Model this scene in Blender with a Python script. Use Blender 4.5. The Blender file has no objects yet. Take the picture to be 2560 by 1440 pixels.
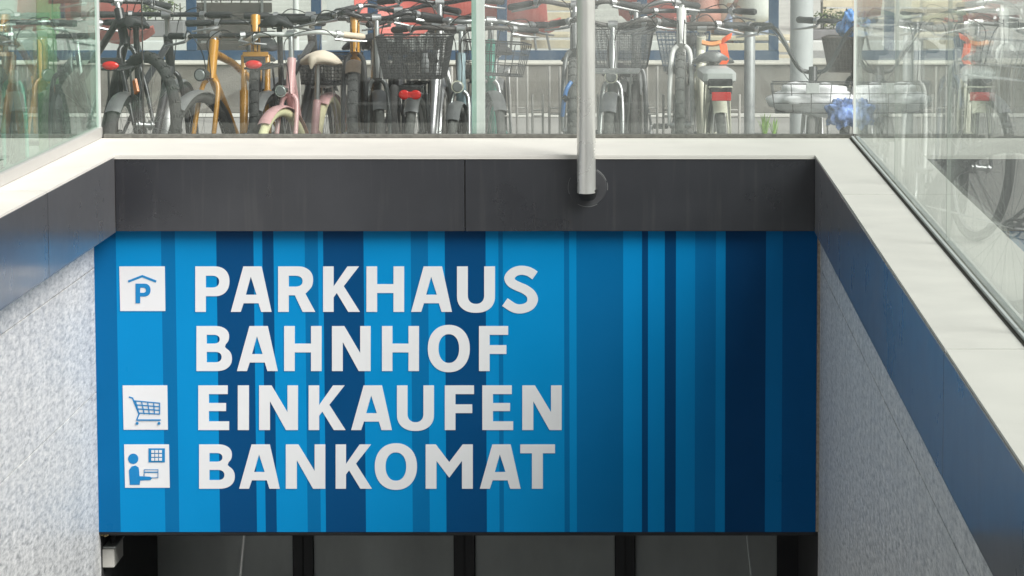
import bpy, math, random
from mathutils import Vector, Matrix, noise
random.seed(7)
R = math.radians
sc = bpy.context.scene
C = sc.collection

# ------------------------------------------------------------------ camera
F_PX, CX, CY, PITCH = 8600.0, 1580.0, 677.0, math.atan(8600 / 75700)   # in pixels of a 2560 wide frame
CAM = Vector((0, 0, 1.66))
cd = bpy.data.cameras.new("camera"); cam = bpy.data.objects.new("camera", cd); C.objects.link(cam)
cam.location = CAM; cam.rotation_euler = (R(90) - PITCH, 0, 0)
cd.sensor_width = 36; cd.lens = F_PX / 2560 * 36
cd.shift_x = -(CX - 1280) / 2560; cd.shift_y = -(720 - CY) / 2560
cd.clip_start = 0.05; cd.clip_end = 2000
cd.dof.use_dof = False
sc.camera = cam

# ------------------------------------------------------------------ light
SUN_AZ, SUN_EL = R(127), R(42)      # azimuth clockwise from +Y
w = bpy.data.worlds.new("World"); sc.world = w; w.use_nodes = True
nt = w.node_tree; nt.nodes.clear()
sky = nt.nodes.new('ShaderNodeTexSky'); sky.sky_type = 'NISHITA'; sky.sun_disc = False
sky.sun_elevation = SUN_EL; sky.sun_rotation = SUN_AZ; sky.air_density = 1.0; sky.dust_density = 4.0; sky.ozone_density = 1.0
hs = nt.nodes.new('ShaderNodeHueSaturation'); hs.inputs['Saturation'].default_value = 0.28; hs.inputs['Value'].default_value = 1.0
bg = nt.nodes.new('ShaderNodeBackground'); bg.inputs['Strength'].default_value = 0.060
wo = nt.nodes.new('ShaderNodeOutputWorld')
nt.links.new(sky.outputs[0], hs.inputs['Color']); nt.links.new(hs.outputs[0], bg.inputs[0]); nt.links.new(bg.outputs[0], wo.inputs[0])
sd = bpy.data.lights.new("sun", 'SUN'); sd.energy = 3.55; sd.angle = R(44); sd.color = (1.0, 0.975, 0.935)
so = bpy.data.objects.new("sun", sd); C.objects.link(so)
sdir = Vector((math.sin(SUN_AZ) * math.cos(SUN_EL), math.cos(SUN_AZ) * math.cos(SUN_EL), math.sin(SUN_EL)))
so.rotation_euler = sdir.to_track_quat('Z', 'Y').to_euler(); so.location = (5, -5, 10)
sc.view_settings.view_transform = 'Standard'; sc.view_settings.look = 'None'
sc.view_settings.exposure = 0.54; sc.view_settings.gamma = 1.0
sc.cycles.max_bounces = 10; sc.cycles.transparent_max_bounces = 24; sc.cycles.glossy_bounces = 5
sc.cycles.sample_clamp_indirect = 6

# ------------------------------------------------------------------ helpers
def at(px, py, Y):
    """world point on the vertical plane at distance Y seen at a photo pixel"""
    x = (px - CX) / F_PX; y = -(py - CY) / F_PX
    d = Vector((x, math.cos(PITCH) + y * math.sin(PITCH), -math.sin(PITCH) + y * math.cos(PITCH)))
    return CAM + d * (Y / d.y)
def lin(r, g, b):
    f = lambda c: (c / 255 / 12.92) if c / 255 <= 0.04045 else ((c / 255 + 0.055) / 1.055) ** 2.4
    return (f(r), f(g), f(b), 1)

MATS = {}
def mat(name, col, rough=0.5, metal=0.0, var=0.10, vscale=12.0, bump=0.0, bscale=60.0, coat=0.0, spec=0.5, dirt=0.0, trans=0.0):
    if name in MATS: return MATS[name]
    m = bpy.data.materials.new(name); m.use_nodes = True; n = m.node_tree.nodes; l = m.node_tree.links
    p = n['Principled BSDF']
    p.inputs['Roughness'].default_value = rough; p.inputs['Metallic'].default_value = metal
    p.inputs['Coat Weight'].default_value = coat; p.inputs['Coat Roughness'].default_value = 0.12
    p.inputs['Specular IOR Level'].default_value = spec
    tc = n.new('ShaderNodeTexCoord')
    nz = n.new('ShaderNodeTexNoise'); nz.inputs['Scale'].default_value = vscale; nz.inputs['Detail'].default_value = 6
    l.new(tc.outputs['Object'], nz.inputs['Vector'])
    mr = n.new('ShaderNodeMapRange'); mr.inputs[1].default_value = 0.3; mr.inputs[2].default_value = 0.7
    mr.inputs[3].default_value = 1 - var; mr.inputs[4].default_value = 1 + var
    l.new(nz.outputs['Fac'], mr.inputs[0])
    mx = n.new('ShaderNodeVectorMath'); mx.operation = 'SCALE'; mx.inputs[0].default_value = col[:3]
    l.new(mr.outputs[0], mx.inputs['Scale'])
    out = mx.outputs[0]
    if dirt > 0:
        n2 = n.new('ShaderNodeTexNoise'); n2.inputs['Scale'].default_value = 3.0; n2.inputs['Detail'].default_value = 8; n2.inputs['Roughness'].default_value = 0.7
        l.new(tc.outputs['Object'], n2.inputs['Vector'])
        r2 = n.new('ShaderNodeMapRange'); r2.inputs[1].default_value = 0.5; r2.inputs[2].default_value = 0.75; r2.inputs[3].default_value = 0; r2.inputs[4].default_value = dirt
        l.new(n2.outputs['Fac'], r2.inputs[0])
        mm = n.new('ShaderNodeMix'); mm.data_type = 'RGBA'; l.new(r2.outputs[0], mm.inputs['Factor'])
        l.new(out, mm.inputs['A']); mm.inputs['B'].default_value = (0.16, 0.145, 0.12, 1); out = mm.outputs['Result']
    l.new(out, p.inputs['Base Color'])
    rr = n.new('ShaderNodeMapRange'); rr.inputs[1].default_value = 0.3; rr.inputs[2].default_value = 0.7
    rr.inputs[3].default_value = max(0.03, rough - 0.07); rr.inputs[4].default_value = min(1, rough + 0.07)
    l.new(nz.outputs['Fac'], rr.inputs[0]); l.new(rr.outputs[0], p.inputs['Roughness'])
    if bump > 0:
        nb = n.new('ShaderNodeTexNoise'); nb.inputs['Scale'].default_value = bscale; nb.inputs['Detail'].default_value = 4
        l.new(tc.outputs['Object'], nb.inputs['Vector'])
        b = n.new('ShaderNodeBump'); b.inputs['Strength'].default_value = bump; b.inputs['Distance'].default_value = 0.01
        l.new(nb.outputs['Fac'], b.inputs['Height']); l.new(b.outputs[0], p.inputs['Normal'])
    MATS[name] = m
    return m

def glass_mat(name, tint, dust_haze=0.10, dust_scale=2.0, ior=1.5, grough=0.0):
    m = bpy.data.materials.new(name); m.use_nodes = True; n = m.node_tree.nodes; l = m.node_tree.links; n.clear()
    o = n.new('ShaderNodeOutputMaterial'); tr = n.new('ShaderNodeBsdfTransparent'); tr.inputs[0].default_value = tint
    gl = n.new('ShaderNodeBsdfGlossy'); gl.inputs['Roughness'].default_value = grough; gl.inputs[0].default_value = (0.97, 1, 0.98, 1)
    fr = n.new('ShaderNodeFresnel'); ge = n.new('ShaderNodeNewGeometry')
    io = n.new('ShaderNodeMapRange'); io.inputs[3].default_value = ior; io.inputs[4].default_value = 1 / ior
    l.new(ge.outputs['Backfacing'], io.inputs[0]); l.new(io.outputs[0], fr.inputs['IOR'])
    ms = n.new('ShaderNodeMixShader'); l.new(fr.outputs[0], ms.inputs[0]); l.new(tr.outputs[0], ms.inputs[1]); l.new(gl.outputs[0], ms.inputs[2])
    # dust film with run marks; thickened for glare haze and paler panes
    tc = n.new('ShaderNodeTexCoord'); mp = n.new('ShaderNodeMapping'); mp.inputs['Scale'].default_value = (5 * dust_scale, 5 * dust_scale, 0.7)
    l.new(tc.outputs['Object'], mp.inputs[0])
    if name == 'door_glass': mp.inputs['Scale'].default_value = (1.2, 1.2, .5)
    nz = n.new('ShaderNodeTexNoise'); nz.inputs['Scale'].default_value = 3; nz.inputs['Detail'].default_value = 5; l.new(mp.outputs[0], nz.inputs['Vector'])
    n2 = n.new('ShaderNodeTexNoise'); n2.inputs['Scale'].default_value = 170; n2.inputs['Detail'].default_value = 2; l.new(tc.outputs['Object'], n2.inputs['Vector'])
    r1 = n.new('ShaderNodeMapRange'); r1.inputs[1].default_value = 0.35; r1.inputs[2].default_value = 0.75; r1.inputs[3].default_value = dust_haze * 0.6; r1.inputs[4].default_value = dust_haze * 1.35
    l.new(nz.outputs['Fac'], r1.inputs[0])
    r2 = n.new('ShaderNodeMapRange'); r2.inputs[1].default_value = 0.70; r2.inputs[2].default_value = 0.78; r2.inputs[3].default_value = 0; r2.inputs[4].default_value = 0.22
    l.new(n2.outputs['Fac'], r2.inputs[0])
    ad = n.new('ShaderNodeMath'); ad.operation = 'ADD'; ad.use_clamp = True; l.new(r1.outputs[0], ad.inputs[0]); l.new(r2.outputs[0], ad.inputs[1])
    df = n.new('ShaderNodeBsdfDiffuse'); df.inputs[0].default_value = (0.72, 0.74, 0.72, 1)
    tl = n.new('ShaderNodeBsdfTranslucent'); tl.inputs[0].default_value = (0.72, 0.74, 0.72, 1)
    dm = n.new('ShaderNodeMixShader'); dm.inputs[0].default_value = 0.5; l.new(df.outputs[0], dm.inputs[1]); l.new(tl.outputs[0], dm.inputs[2])
    m2 = n.new('ShaderNodeMixShader'); l.new(ad.outputs[0], m2.inputs[0]); l.new(ms.outputs[0], m2.inputs[1]); l.new(dm.outputs[0], m2.inputs[2])
    l.new(m2.outputs[0], o.inputs[0])
    return m

class MB:
    def __init__(s, M=None):
        s.V = []; s.F = []; s.I = []; s.M = M; s.mi = 0
    def v(s, p):
        p = Vector(p)
        if s.M is not None: p = s.M @ p
        s.V.append(p); return len(s.V) - 1
    def f(s, ids): s.F.append(tuple(ids)); s.I.append(s.mi)
    def quad(s, a, b, c, d): s.f([s.v(a), s.v(b), s.v(c), s.v(d)])
    def box(s, x0, x1, y0, y1, z0, z1, Rm=None, c=None):
        P = [(x0, y0, z0), (x1, y0, z0), (x1, y1, z0), (x0, y1, z0), (x0, y0, z1), (x1, y0, z1), (x1, y1, z1), (x0, y1, z1)]
        if Rm is not None: P = [Rm @ (Vector(p)) + Vector(c or (0, 0, 0)) for p in P]
        k = [s.v(p) for p in P]
        for q in ((0, 3, 2, 1), (4, 5, 6, 7), (0, 1, 5, 4), (1, 2, 6, 5), (2, 3, 7, 6), (3, 0, 4, 7)): s.f([k[i] for i in q])
    def bbox(s, x0, x1, y0, y1, z0, z1, b=0.003):
        """box with chamfered edges"""
        pts = []
        for (zz, ins) in ((z0, b), (z0 + b, 0), (z1 - b, 0), (z1, b)):
            a0, a1, c0, c1 = x0 + ins, x1 - ins, y0 + ins, y1 - ins
            pts.append([s.v(p) for p in ((a0 + b, c0, zz), (a1 - b, c0, zz), (a1, c0 + b, zz), (a1, c1 - b, zz), (a1 - b, c1, zz), (a0 + b, c1, zz), (a0, c1 - b, zz), (a0, c0 + b, zz))])
        for a, c in zip(pts, pts[1:]):
            for i in range(8):
                j = (i + 1) % 8; s.f([a[i], a[j], c[j], c[i]])
        s.f(pts[0][::-1]); s.f(pts[-1])
    def tube(s, pts, r, n=8, closed=False, cap=True, flat=1.0):
        pts = [Vector(p) for p in pts]; N = len(pts); rings = []
        rr = r if isinstance(r, (list, tuple)) else [r] * N
        up = None
        for i in range(N):
            if closed: t = pts[(i + 1) % N] - pts[i - 1]
            else: t = pts[min(i + 1, N - 1)] - pts[max(i - 1, 0)]
            if t.length < 1e-9: t = Vector((0, 0, 1))
            t.normalize()
            if up is None:
                up = Vector((0, 0, 1)) if abs(t.z) < 0.9 else Vector((1, 0, 0))
            a = (up - t * up.dot(t))
            if a.length < 1e-6: a = Vector((1, 0, 0)) - t * t.x
            a.normalize(); b = t.cross(a); up = a
            rings.append([s.v(pts[i] + (a * math.cos(2 * math.pi * k / n) * flat + b * math.sin(2 * math.pi * k / n)) * rr[i]) for k in range(n)])
        m = N if closed else N - 1
        for i in range(m):
            A, B = rings[i], rings[(i + 1) % N]
            for k in range(n):
                j = (k + 1) % n; s.f([A[k], A[j], B[j], B[k]])
        if cap and not closed: s.f(rings[0][::-1]); s.f(rings[-1])
    def circ(s, c, rad, r, axis='y', n=40, m=8, a0=0, a1=360, flat=1.0):
        full = abs(a1 - a0) >= 359.9; pts = []
        K = n if full else n + 1
        for i in range(K):
            a = R(a0 + (a1 - a0) * i / n); cs, sn = math.cos(a) * rad, math.sin(a) * rad
            pts.append(Vector(c) + (Vector((cs, 0, sn)) if axis == 'y' else Vector((cs, sn, 0)) if axis == 'z' else Vector((0, cs, sn))))
        s.tube(pts, r, m, closed=full, flat=flat)
    def ell(s, c, rad, nu=16, nv=10, fn=None):
        rows = []
        for j in range(nv + 1):
            th = math.pi * j / nv; row = []
            for i in range(nu):
                ph = 2 * math.pi * i / nu
                d = Vector((math.sin(th) * math.cos(ph), math.sin(th) * math.sin(ph), math.cos(th)))
                k = fn(d) if fn else 1.0
                row.append(s.v(Vector(c) + Vector((d.x * rad[0], d.y * rad[1], d.z * rad[2])) * k))
            rows.append(row)
        for a, b in zip(rows, rows[1:]):
            for i in range(nu):
                j = (i + 1) % nu; s.f([a[i], b[i], b[j], a[j]])
    def strip_arc(s, c, rad, wid, th, a0, a1, n=18, crown=0.35):
        """curved mudguard blade round the wheel axle (axis y)"""
        prof = [(-wid, -wid * crown), (-wid * .6, -wid * crown * .3), (0, 0), (wid * .6, -wid * crown * .3), (wid, -wid * crown)]
        prof = prof + [(a, b - th) for a, b in prof[::-1]]
        rings = []
        for i in range(n + 1):
            a = R(a0 + (a1 - a0) * i / n)
            rings.append([s.v((c[0] + math.cos(a) * (rad + b), c[1] + y, c[2] + math.sin(a) * (rad + b))) for y, b in prof])
        for A, B in zip(rings, rings[1:]):
            for k in range(10):
                j = (k + 1) % 10; s.f([A[k], A[j], B[j], B[k]])
        s.f(rings[0][::-1]); s.f(rings[-1])
    def ext(s, poly, fn, d0, d1):
        """extrude a 2D polygon; fn(u,v,d)->point"""
        a = [s.v(fn(u, v, d0)) for u, v in poly]; b = [s.v(fn(u, v, d1)) for u, v in poly]
        n = len(poly); s.f(a[::-1]); s.f(b)
        for i in range(n): j = (i + 1) % n; s.f([a[i], a[j], b[j], b[i]])
    def done(s, name, m, parent=None, smooth=True, ang=38):
        me = bpy.data.meshes.new(name); me.from_pydata([tuple(v) for v in s.V], [], s.F)
        ms = m if isinstance(m, (list, tuple)) else [m]
        for x in ms: me.materials.append(x)
        if len(ms) > 1: me.polygons.foreach_set('material_index', s.I)
        if smooth:
            me.polygons.foreach_set('use_smooth', [True] * len(me.polygons))
            me.set_sharp_from_angle(angle=R(ang))
        me.update()
        o = bpy.data.objects.new(name, me); C.objects.link(o)
        if parent is not None: o.parent = parent
        return o
def fixn(o):
    import bmesh
    b = bmesh.new(); b.from_mesh(o.data); bmesh.ops.recalc_face_normals(b, faces=b.faces); b.to_mesh(o.data); b.free(); return o
def tag(o, label, cat, group=None, kind=None):
    if label: o['label'] = label
    if cat: o['category'] = cat
    if group: o['group'] = group
    if kind: o['kind'] = kind
    return o
def thing(name, label, cat, loc=(0, 0, 0), rot=(0, 0, 0), group=None):
    o = bpy.data.objects.new(name, None); C.objects.link(o); o.empty_display_size = 0.1
    o.location = loc; o.rotation_euler = rot
    return tag(o, label, cat, group)
def struct(o): o['kind'] = 'structure'; return o
def spline(P, k=6):
    P = [Vector(p) for p in P]; out = []
    for i in range(len(P) - 1):
        p0, p1, p2, p3 = P[max(i - 1, 0)], P[i], P[i + 1], P[min(i + 2, len(P) - 1)]
        for j in range(k):
            t = j / k
            out.append(0.5 * ((2 * p1) + (p2 - p0) * t + (2 * p0 - 5 * p1 + 4 * p2 - p3) * t * t + (3 * p1 - p0 - 3 * p2 + p3) * t ** 3))
    out.append(P[-1]); return out

# ------------------------------------------------------------------ materials of the place
def paving_mat():
    m = mat('paving', (0.33, 0.32, 0.30), 0.85, var=0.16, vscale=3, bump=0.25, bscale=180, dirt=0.5)
    return m
def granite_mat():
    m = bpy.data.materials.new('granite'); m.use_nodes = True; n = m.node_tree.nodes; l = m.node_tree.links; p = n['Principled BSDF']
    tc = n.new('ShaderNodeTexCoord'); mp = n.new('ShaderNodeMapping'); mp.inputs['Scale'].default_value = (1, 0.13, 0.6); l.new(tc.outputs['Object'], mp.inputs[0])
    a = n.new('ShaderNodeTexNoise'); a.inputs['Scale'].default_value = 88; a.inputs['Detail'].default_value = 5; a.inputs['Roughness'].default_value = 0.8; l.new(mp.outputs[0], a.inputs['Vector'])
    cr = n.new('ShaderNodeValToRGB'); l.new(a.outputs['Fac'], cr.inputs[0])
    e = cr.color_ramp.elements; e[0].position = 0.30; e[0].color = (0.16, 0.16, 0.165, 1); e[1].position = 0.70; e[1].color = (0.84, 0.83, 0.82, 1)
    x = e.new(0.43); x.color = (0.44, 0.445, 0.455, 1); x = e.new(0.52); x.color = (0.62, 0.62, 0.625, 1)
    b = n.new('ShaderNodeTexNoise'); b.inputs['Scale'].default_value = 4; b.inputs['Detail'].default_value = 5
    m2 = n.new('ShaderNodeMapping'); m2.inputs['Scale'].default_value = (3.0, 3.0, 0.25); l.new(tc.outputs['Object'], m2.inputs[0]); l.new(m2.outputs[0], b.inputs['Vector'])
    mr = n.new('ShaderNodeMapRange'); mr.inputs[1].default_value = 0.3; mr.inputs[2].default_value = 0.7; mr.inputs[3].default_value = 0.88; mr.inputs[4].default_value = 1.08; l.new(b.outputs['Fac'], mr.inputs[0])
    mx = n.new('ShaderNodeVectorMath'); mx.operation = 'SCALE'; l.new(cr.outputs[0], mx.inputs[0]); l.new(mr.outputs[0], mx.inputs['Scale']); l.new(mx.outputs[0], p.inputs['Base Color'])
    p.inputs['Roughness'].default_value = 0.33
    rr = n.new('ShaderNodeMapRange'); rr.inputs[1].default_value = 0.3; rr.inputs[2].default_value = 0.7; rr.inputs[3].default_value = 0.34; rr.inputs[4].default_value = 0.54; l.new(a.outputs['Fac'], rr.inputs[0]); l.new(rr.outputs[0], p.inputs['Roughness'])
    bu = n.new('ShaderNodeBump'); bu.inputs['Strength'].default_value = 0.05; bu.inputs['Distance'].default_value = 0.001; l.new(a.outputs['Fac'], bu.inputs['Height']); l.new(bu.outputs[0], p.inputs['Normal'])
    return m
def cladding_mat():
    m = bpy.data.materials.new('dark_sheet_metal'); m.use_nodes = True; n = m.node_tree.nodes; l = m.node_tree.links; p = n['Principled BSDF']
    tc = n.new('ShaderNodeTexCoord')
    a = n.new('ShaderNodeTexNoise'); a.inputs['Scale'].default_value = 2.2; a.inputs['Detail'].default_value = 7; a.inputs['Roughness'].default_value = 0.6; l.new(tc.outputs['Object'], a.inputs['Vector'])
    mp = n.new('ShaderNodeMapping'); mp.inputs['Scale'].default_value = (12, 12, 0.7); l.new(tc.outputs['Object'], mp.inputs[0])
    s = n.new('ShaderNodeTexNoise'); s.inputs['Scale'].default_value = 3; s.inputs['Detail'].default_value = 4; l.new(mp.outputs[0], s.inputs['Vector'])
    cr = n.new('ShaderNodeValToRGB'); l.new(a.outputs['Fac'], cr.inputs[0]); e = cr.color_ramp.elements
    e[0].position = 0.3; e[0].color = (0.022, 0.023, 0.028, 1); e[1].position = 0.75; e[1].color = (0.036, 0.037, 0.044, 1)
    mr = n.new('ShaderNodeMapRange'); mr.inputs[1].default_value = 0.55; mr.inputs[2].default_value = 0.8; mr.inputs[3].default_value = 0; mr.inputs[4].default_value = 0.10; l.new(s.outputs['Fac'], mr.inputs[0])
    mx = n.new('ShaderNodeMix'); mx.data_type = 'RGBA'; l.new(mr.outputs[0], mx.inputs['Factor']); l.new(cr.outputs[0], mx.inputs['A']); mx.inputs['B'].default_value = (0.22, 0.21, 0.19, 1)
    l.new(mx.outputs['Result'], p.inputs['Base Color'])
    rr = n.new('ShaderNodeMapRange'); rr.inputs[1].default_value = 0.3; rr.inputs[2].default_value = 0.7; rr.inputs[3].default_value = 0.24; rr.inputs[4].default_value = 0.36; l.new(a.outputs['Fac'], rr.inputs[0]); l.new(rr.outputs[0], p.inputs['Roughness'])
    p.inputs['Specular IOR Level'].default_value = 0.75
    p.inputs['Sheen Weight'].default_value = 0.27; p.inputs['Sheen Roughness'].default_value = 0.28; p.inputs['Coat Weight'].default_value = 0.7; p.inputs['Coat Roughness'].default_value = 0.13
    bu = n.new('ShaderNodeBump'); bu.inputs['Strength'].default_value = 0.05; bu.inputs['Distance'].default_value = 0.02; l.new(a.outputs['Fac'], bu.inputs['Height']); l.new(bu.outputs[0], p.inputs['Normal'])
    return m
M_pave = paving_mat(); M_gran = granite_mat(); M_clad = cladding_mat()
M_cope = mat('coping_metal', (0.67, 0.645, 0.60), 0.55, var=0.03, vscale=4, dirt=0.10, bump=0.05, bscale=300)
M_steel = mat('brushed_steel', (0.74, 0.73, 0.70), 0.30, metal=0.6, var=0.02, vscale=8)
M_steelp = mat('painted_pale_steel', (0.52, 0.54, 0.53), 0.42, var=0.05, vscale=20)
M_rub = mat('black_rubber', (0.022, 0.022, 0.023), 0.7, var=0.15, vscale=60, bump=0.2, bscale=250)
M_seal = mat('dark_sealant', (0.055, 0.055, 0.05), 0.8, var=0.3, vscale=80)
M_conc = mat('old_concrete', (0.22, 0.212, 0.19), 0.9, var=0.25, vscale=5, dirt=0.85, bump=0.4, bscale=90)
M_white = mat('white_paint', (0.72, 0.72, 0.70), 0.5, var=0.05, dirt=0.15)
M_blue = mat('blue_paint', lin(42, 70, 98), 0.4, var=0.08, vscale=10, dirt=0.1)
M_black = mat('black_frame', (0.016, 0.016, 0.018), 0.4, var=0.1)
M_dgrey = mat('dark_interior', (0.05, 0.05, 0.052), 0.8, var=0.15)
M_int = mat('interior_plaster', (0.55, 0.56, 0.54), 0.8, var=0.1, vscale=2)
M_glass = glass_mat('clear_glass', (0.95, 0.975, 0.965, 1), 0.018, 1.0)
M_glassD = glass_mat('glare_haze_glass', (0.96, 0.98, 0.97, 1), 0.13, 1.0)  # film thickened to paint bright glare haze over the right panel
M_glassR = glass_mat('dusty_washed_glass', (0.94, 0.975, 0.96, 1), 0.09, 1.0, 1.13)  # real dust plus extra film for the overexposed pale wash
M_glassL = glass_mat('green_glass', (0.78, 0.93, 0.86, 1), 0.06, 1.0)
M_edge = mat('glass_edge', lin(150, 182, 170), 0.25, var=0.05)
M_gdoor = glass_mat('door_glass', (0.60, 0.66, 0.63, 1), 0.70, 0.6, 3.6, 0.28)

# ------------------------------------------------------------------ measures of the well
YF, YB, YS, YD = 14.33, 15.29, 14.38, 16.18
XL, XR = at(288, 480, YF).x, at(2037, 480, YF).x        # faces of side cladding
ZC = at(1200, 388, YF).z                                # top of coping
ZB = at(1200, 578, YF).z                                # lower edge of cladding
XLo, XRo = -2.383, 0.996                                # outer edges of coping
GL, GR = at(236, 700, YS).x, at(2047, 700, YS).x + 0.006         # granite planes
Y0 = 2.0                                               # open end of the stair
ZF = -3.55

# ground with the stair well cut out
b = MB()
gx = [-400, -40, -8, XLo, XRo, 8, 40, 400]; gy = [-400, -40, Y0, YB, 30, 60, 600]
for i in range(7):
    for j in range(6):
        if i == 3 and j == 2: continue
        b.quad((gx[i], gy[j], 0), (gx[i + 1], gy[j], 0), (gx[i + 1], gy[j + 1], 0), (gx[i], gy[j + 1], 0))
struct(b.done('ground', M_pave, smooth=False))
# stairs and landing
b = MB(); n = 21; run = (11.5 - Y0) / n; rise = -ZF / n
for i in range(n):
    y = Y0 + i * run; z = -i * rise
    b.box(GL, GR, y, y + run, z - rise - 0.25, z - rise)
tag(b.done('stairs', mat('stair_stone', (0.36, 0.36, 0.35), 0.7, var=0.15, vscale=8, bump=0.1), smooth=False), None, None, kind='structure')
b = MB(); b.box(-3.2, 1.7, 11.5, 20.0, ZF - 0.2, ZF)
tag(b.done('passage_floor', mat('floor_tiles', (0.30, 0.30, 0.29), 0.4, var=0.1), smooth=False), None, None, kind='structure')

# ------------------------------------------------------------------ granite side walls
TC = 0.008
def slabwall(name, x, sgn, label, joints, vjoints):
    """side wall facing sgn (+1 looks to +x); slabs with open joints over a dark backing"""
    t = thing(name, label, 'wall', (x, 0.3, ZF))
    def P(a, bb, c, d, e, f_): return (a - x, bb - x, c - 0.3, d - 0.3, e - ZF, f_ - ZF)
    b = MB(); b.box(*P(min(x - sgn * 0.115, x - sgn * 0.03), max(x - sgn * 0.115, x - sgn * 0.03), Y0, YS + 0.07, ZF - 0.2, ZC - TC - 0.012)); b.done('backing', M_seal, t, smooth=False)
    zs = [ZF] + joints + [ZC - TC - 0.02]
    for i in range(len(zs) - 1):
        ys = [Y0] + vjoints[i % len(vjoints)] + [YS + 0.05]
        for j in range(len(ys) - 1):
            b = MB(); g = 0.0018
            xx = (x - sgn * 0.03, x)
            b.bbox(*P(min(xx), max(xx), ys[j] + g, ys[j + 1] - g, zs[i] + g, zs[i + 1] - g), b=0.0012); b.done('stone_slab', M_gran, t, smooth=False)
    return t
zl1 = at(228, 672, 14.35).z; zl2 = at(228, 983, 14.35).z
slabwall('granite_wall', GL, 1, 'bright speckled granite wall left of the blue sign', [zl2 - 1.6, zl2 - 0.8, zl2, zl1], [[4.0, 7.2, 10.4], [5.6, 8.8, 12.0]])
zr1 = at(2053, 672, 14.37).z
slabwall('granite_wall', GR, -1, 'shaded bluish granite wall right of the blue sign', [zr1 - 2.4, zr1 - 1.6, zr1], [[4.6, 8.8, 12.9], [6.2, 10.2]])

# ------------------------------------------------------------------ parapets: coping + cladding
def prismz(b, pts, z0, z1):
    b.ext(pts, lambda u, v, d: (u, v, d), z0, z1)
TC = 0.008
# back parapet
t = thing('parapet', 'back parapet with charcoal metal face and pale coping above the sign', 'parapet', (0, YF, 0))
xj = at(1162, 480, YF).x
for (xa, xb_) in ((XL, xj - 0.0022), (xj + 0.0022, XR)):
    b = MB(); b.bbox(xa, xb_, 0, 0.012, ZB, ZC - TC, b=0.0015); b.done('cladding_panel', M_clad, t, smooth=False)
b = MB(); b.box(XLo, XRo, 0.016, YB - YF - 0.004, ZB + 0.014, ZC - TC - 0.002); b.box(XLo, XRo, 0.13, YB - YF - 0.004, 0.0, ZB + 0.0135); b.done('core', M_conc, t, smooth=False)
b = MB()  # mitred coping sheet with a small drip edge
cpts = [(XL - 0.0, -0.004), (XR + 0.0, -0.004), (XRo, YB - YF), (XLo, YB - YF)]
prismz(b, cpts, ZC - TC, ZC); b.box(XL, XR, -0.004, -0.0015, ZC - 0.016, ZC - TC - 0.0005)
fixn(b.done('coping', M_cope, t, smooth=False))
b = MB(); b.box(XL, XR, 0.0125, 0.10, ZB, ZB + 0.012); b.done('soffit_strip', M_clad, t, smooth=False)
# side parapets
def side(x_in, x_out, sg, label, cj, pj, jointmat):
    t = thing('parapet', label, 'parapet', (x_in, 0, 0))
    ys = [Y0] + cj + [None]
    for i in range(len(ys) - 1):
        y0 = ys[i] + 0.007; b = MB(); i0 = 0.004 * -sg
        if ys[i + 1] is None: p = [(-i0, y0), (x_out - x_in, y0), (x_out - x_in, YB), (-i0 * 0, YF - 0.004)]
        else: y1 = ys[i + 1] - 0.007; p = [(-i0, y0), (x_out - x_in, y0), (x_out - x_in, y1), (-i0, y1)]
        prismz(b, p, ZC - TC, ZC); fixn(b.done('coping', M_cope, t, smooth=False))
    ys = [Y0] + pj + [YF - 0.001]
    for i in range(len(ys) - 1):
        b = MB(); a = (0, sg * 0.012); b.bbox(min(a), max(a), ys[i] + 0.004, ys[i + 1] - 0.004, ZB, ZC - TC, b=0.0012); b.done('cladding_panel', M_clad, t, smooth=False)
    for y in pj:
        b = MB(); a = (sg * 0.013, sg * 0.02); b.box(min(a), max(a), y - 0.03, y + 0.03, ZB, ZC - TC - 0.001); b.done('joint_backing', jointmat, t, smooth=False)
    b = MB(); a = (sg * 0.022, x_out - x_in - sg * 0.004); b.box(min(a), max(a), Y0, YF + 0.012, ZB + 0.001, ZC - TC - 0.002); a = (sg * (0.22 if sg < 0 else 0.16), x_out - x_in - sg * 0.004); b.box(min(a), max(a), Y0, YF + 0.012, 0.0, ZB)
    b.done('core', M_conc, t, smooth=False)
    b = MB(); a = (0.0005 * sg, sg * 0.10); b.box(min(a), max(a), Y0, YF - 0.001, ZB - 0.004, ZB - 0.0005); b.done('soffit_strip', M_clad, t, smooth=False)
    return t
yl = 12.67
side(XL, XLo, -1, 'left parapet with blue grey metal face, beside the bright granite wall', [4.33, 8.5, yl], [4.33, 8.5, yl], mat('pale_joint', (0.30, 0.29, 0.28), 0.6))
side(XR, XRo, 1, 'right parapet with broad pale coping and dark face, beside the shaded granite', [4.18, 8.355, 12.53], [4.18, 8.355], M_seal)

# ------------------------------------------------------------------ lintel behind the sign, doors
b = MB(); b.box(-3.2, 1.7, YS + 0.08, 15.2, -1.12, 0.0 - 0.02); b.box(-3.2, 1.7, 15.2, 20.0, -1.12, -0.9)
tag(b.done('lintel_slab', M_dgrey, smooth=False), 'dark concrete lintel slab hidden behind the blue sign', 'lintel')
t = thing('doorway', 'black framed glass door front in the passage below the sign', 'doors', (0, YD, ZF))
H = -1.12 - ZF
def dx(px): return at(px, 1390, YD).x
mull = [(300, 385), (733, 785), (1135, 1188), (1537, 1588), (1942, 1990)]
for a, c in mull:
    x0 = -2.40 if a == 300 else dx(a); x1 = 0.90 if c == 1990 else dx(c)
    b = MB(); b.bbox(x0, x1, -0.035, 0.035, 0, H - 0.001, b=0.003); b.done('door_post', M_black, t, smooth=False)
    if a in (733, 1135, 1537):
        b = MB(); xm = (x0 + x1) / 2; b.box(xm - 0.004, xm + 0.004, -0.039, -0.0352, 0, H - 0.01); b.done('door_seal', M_rub, t, smooth=False)
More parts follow.
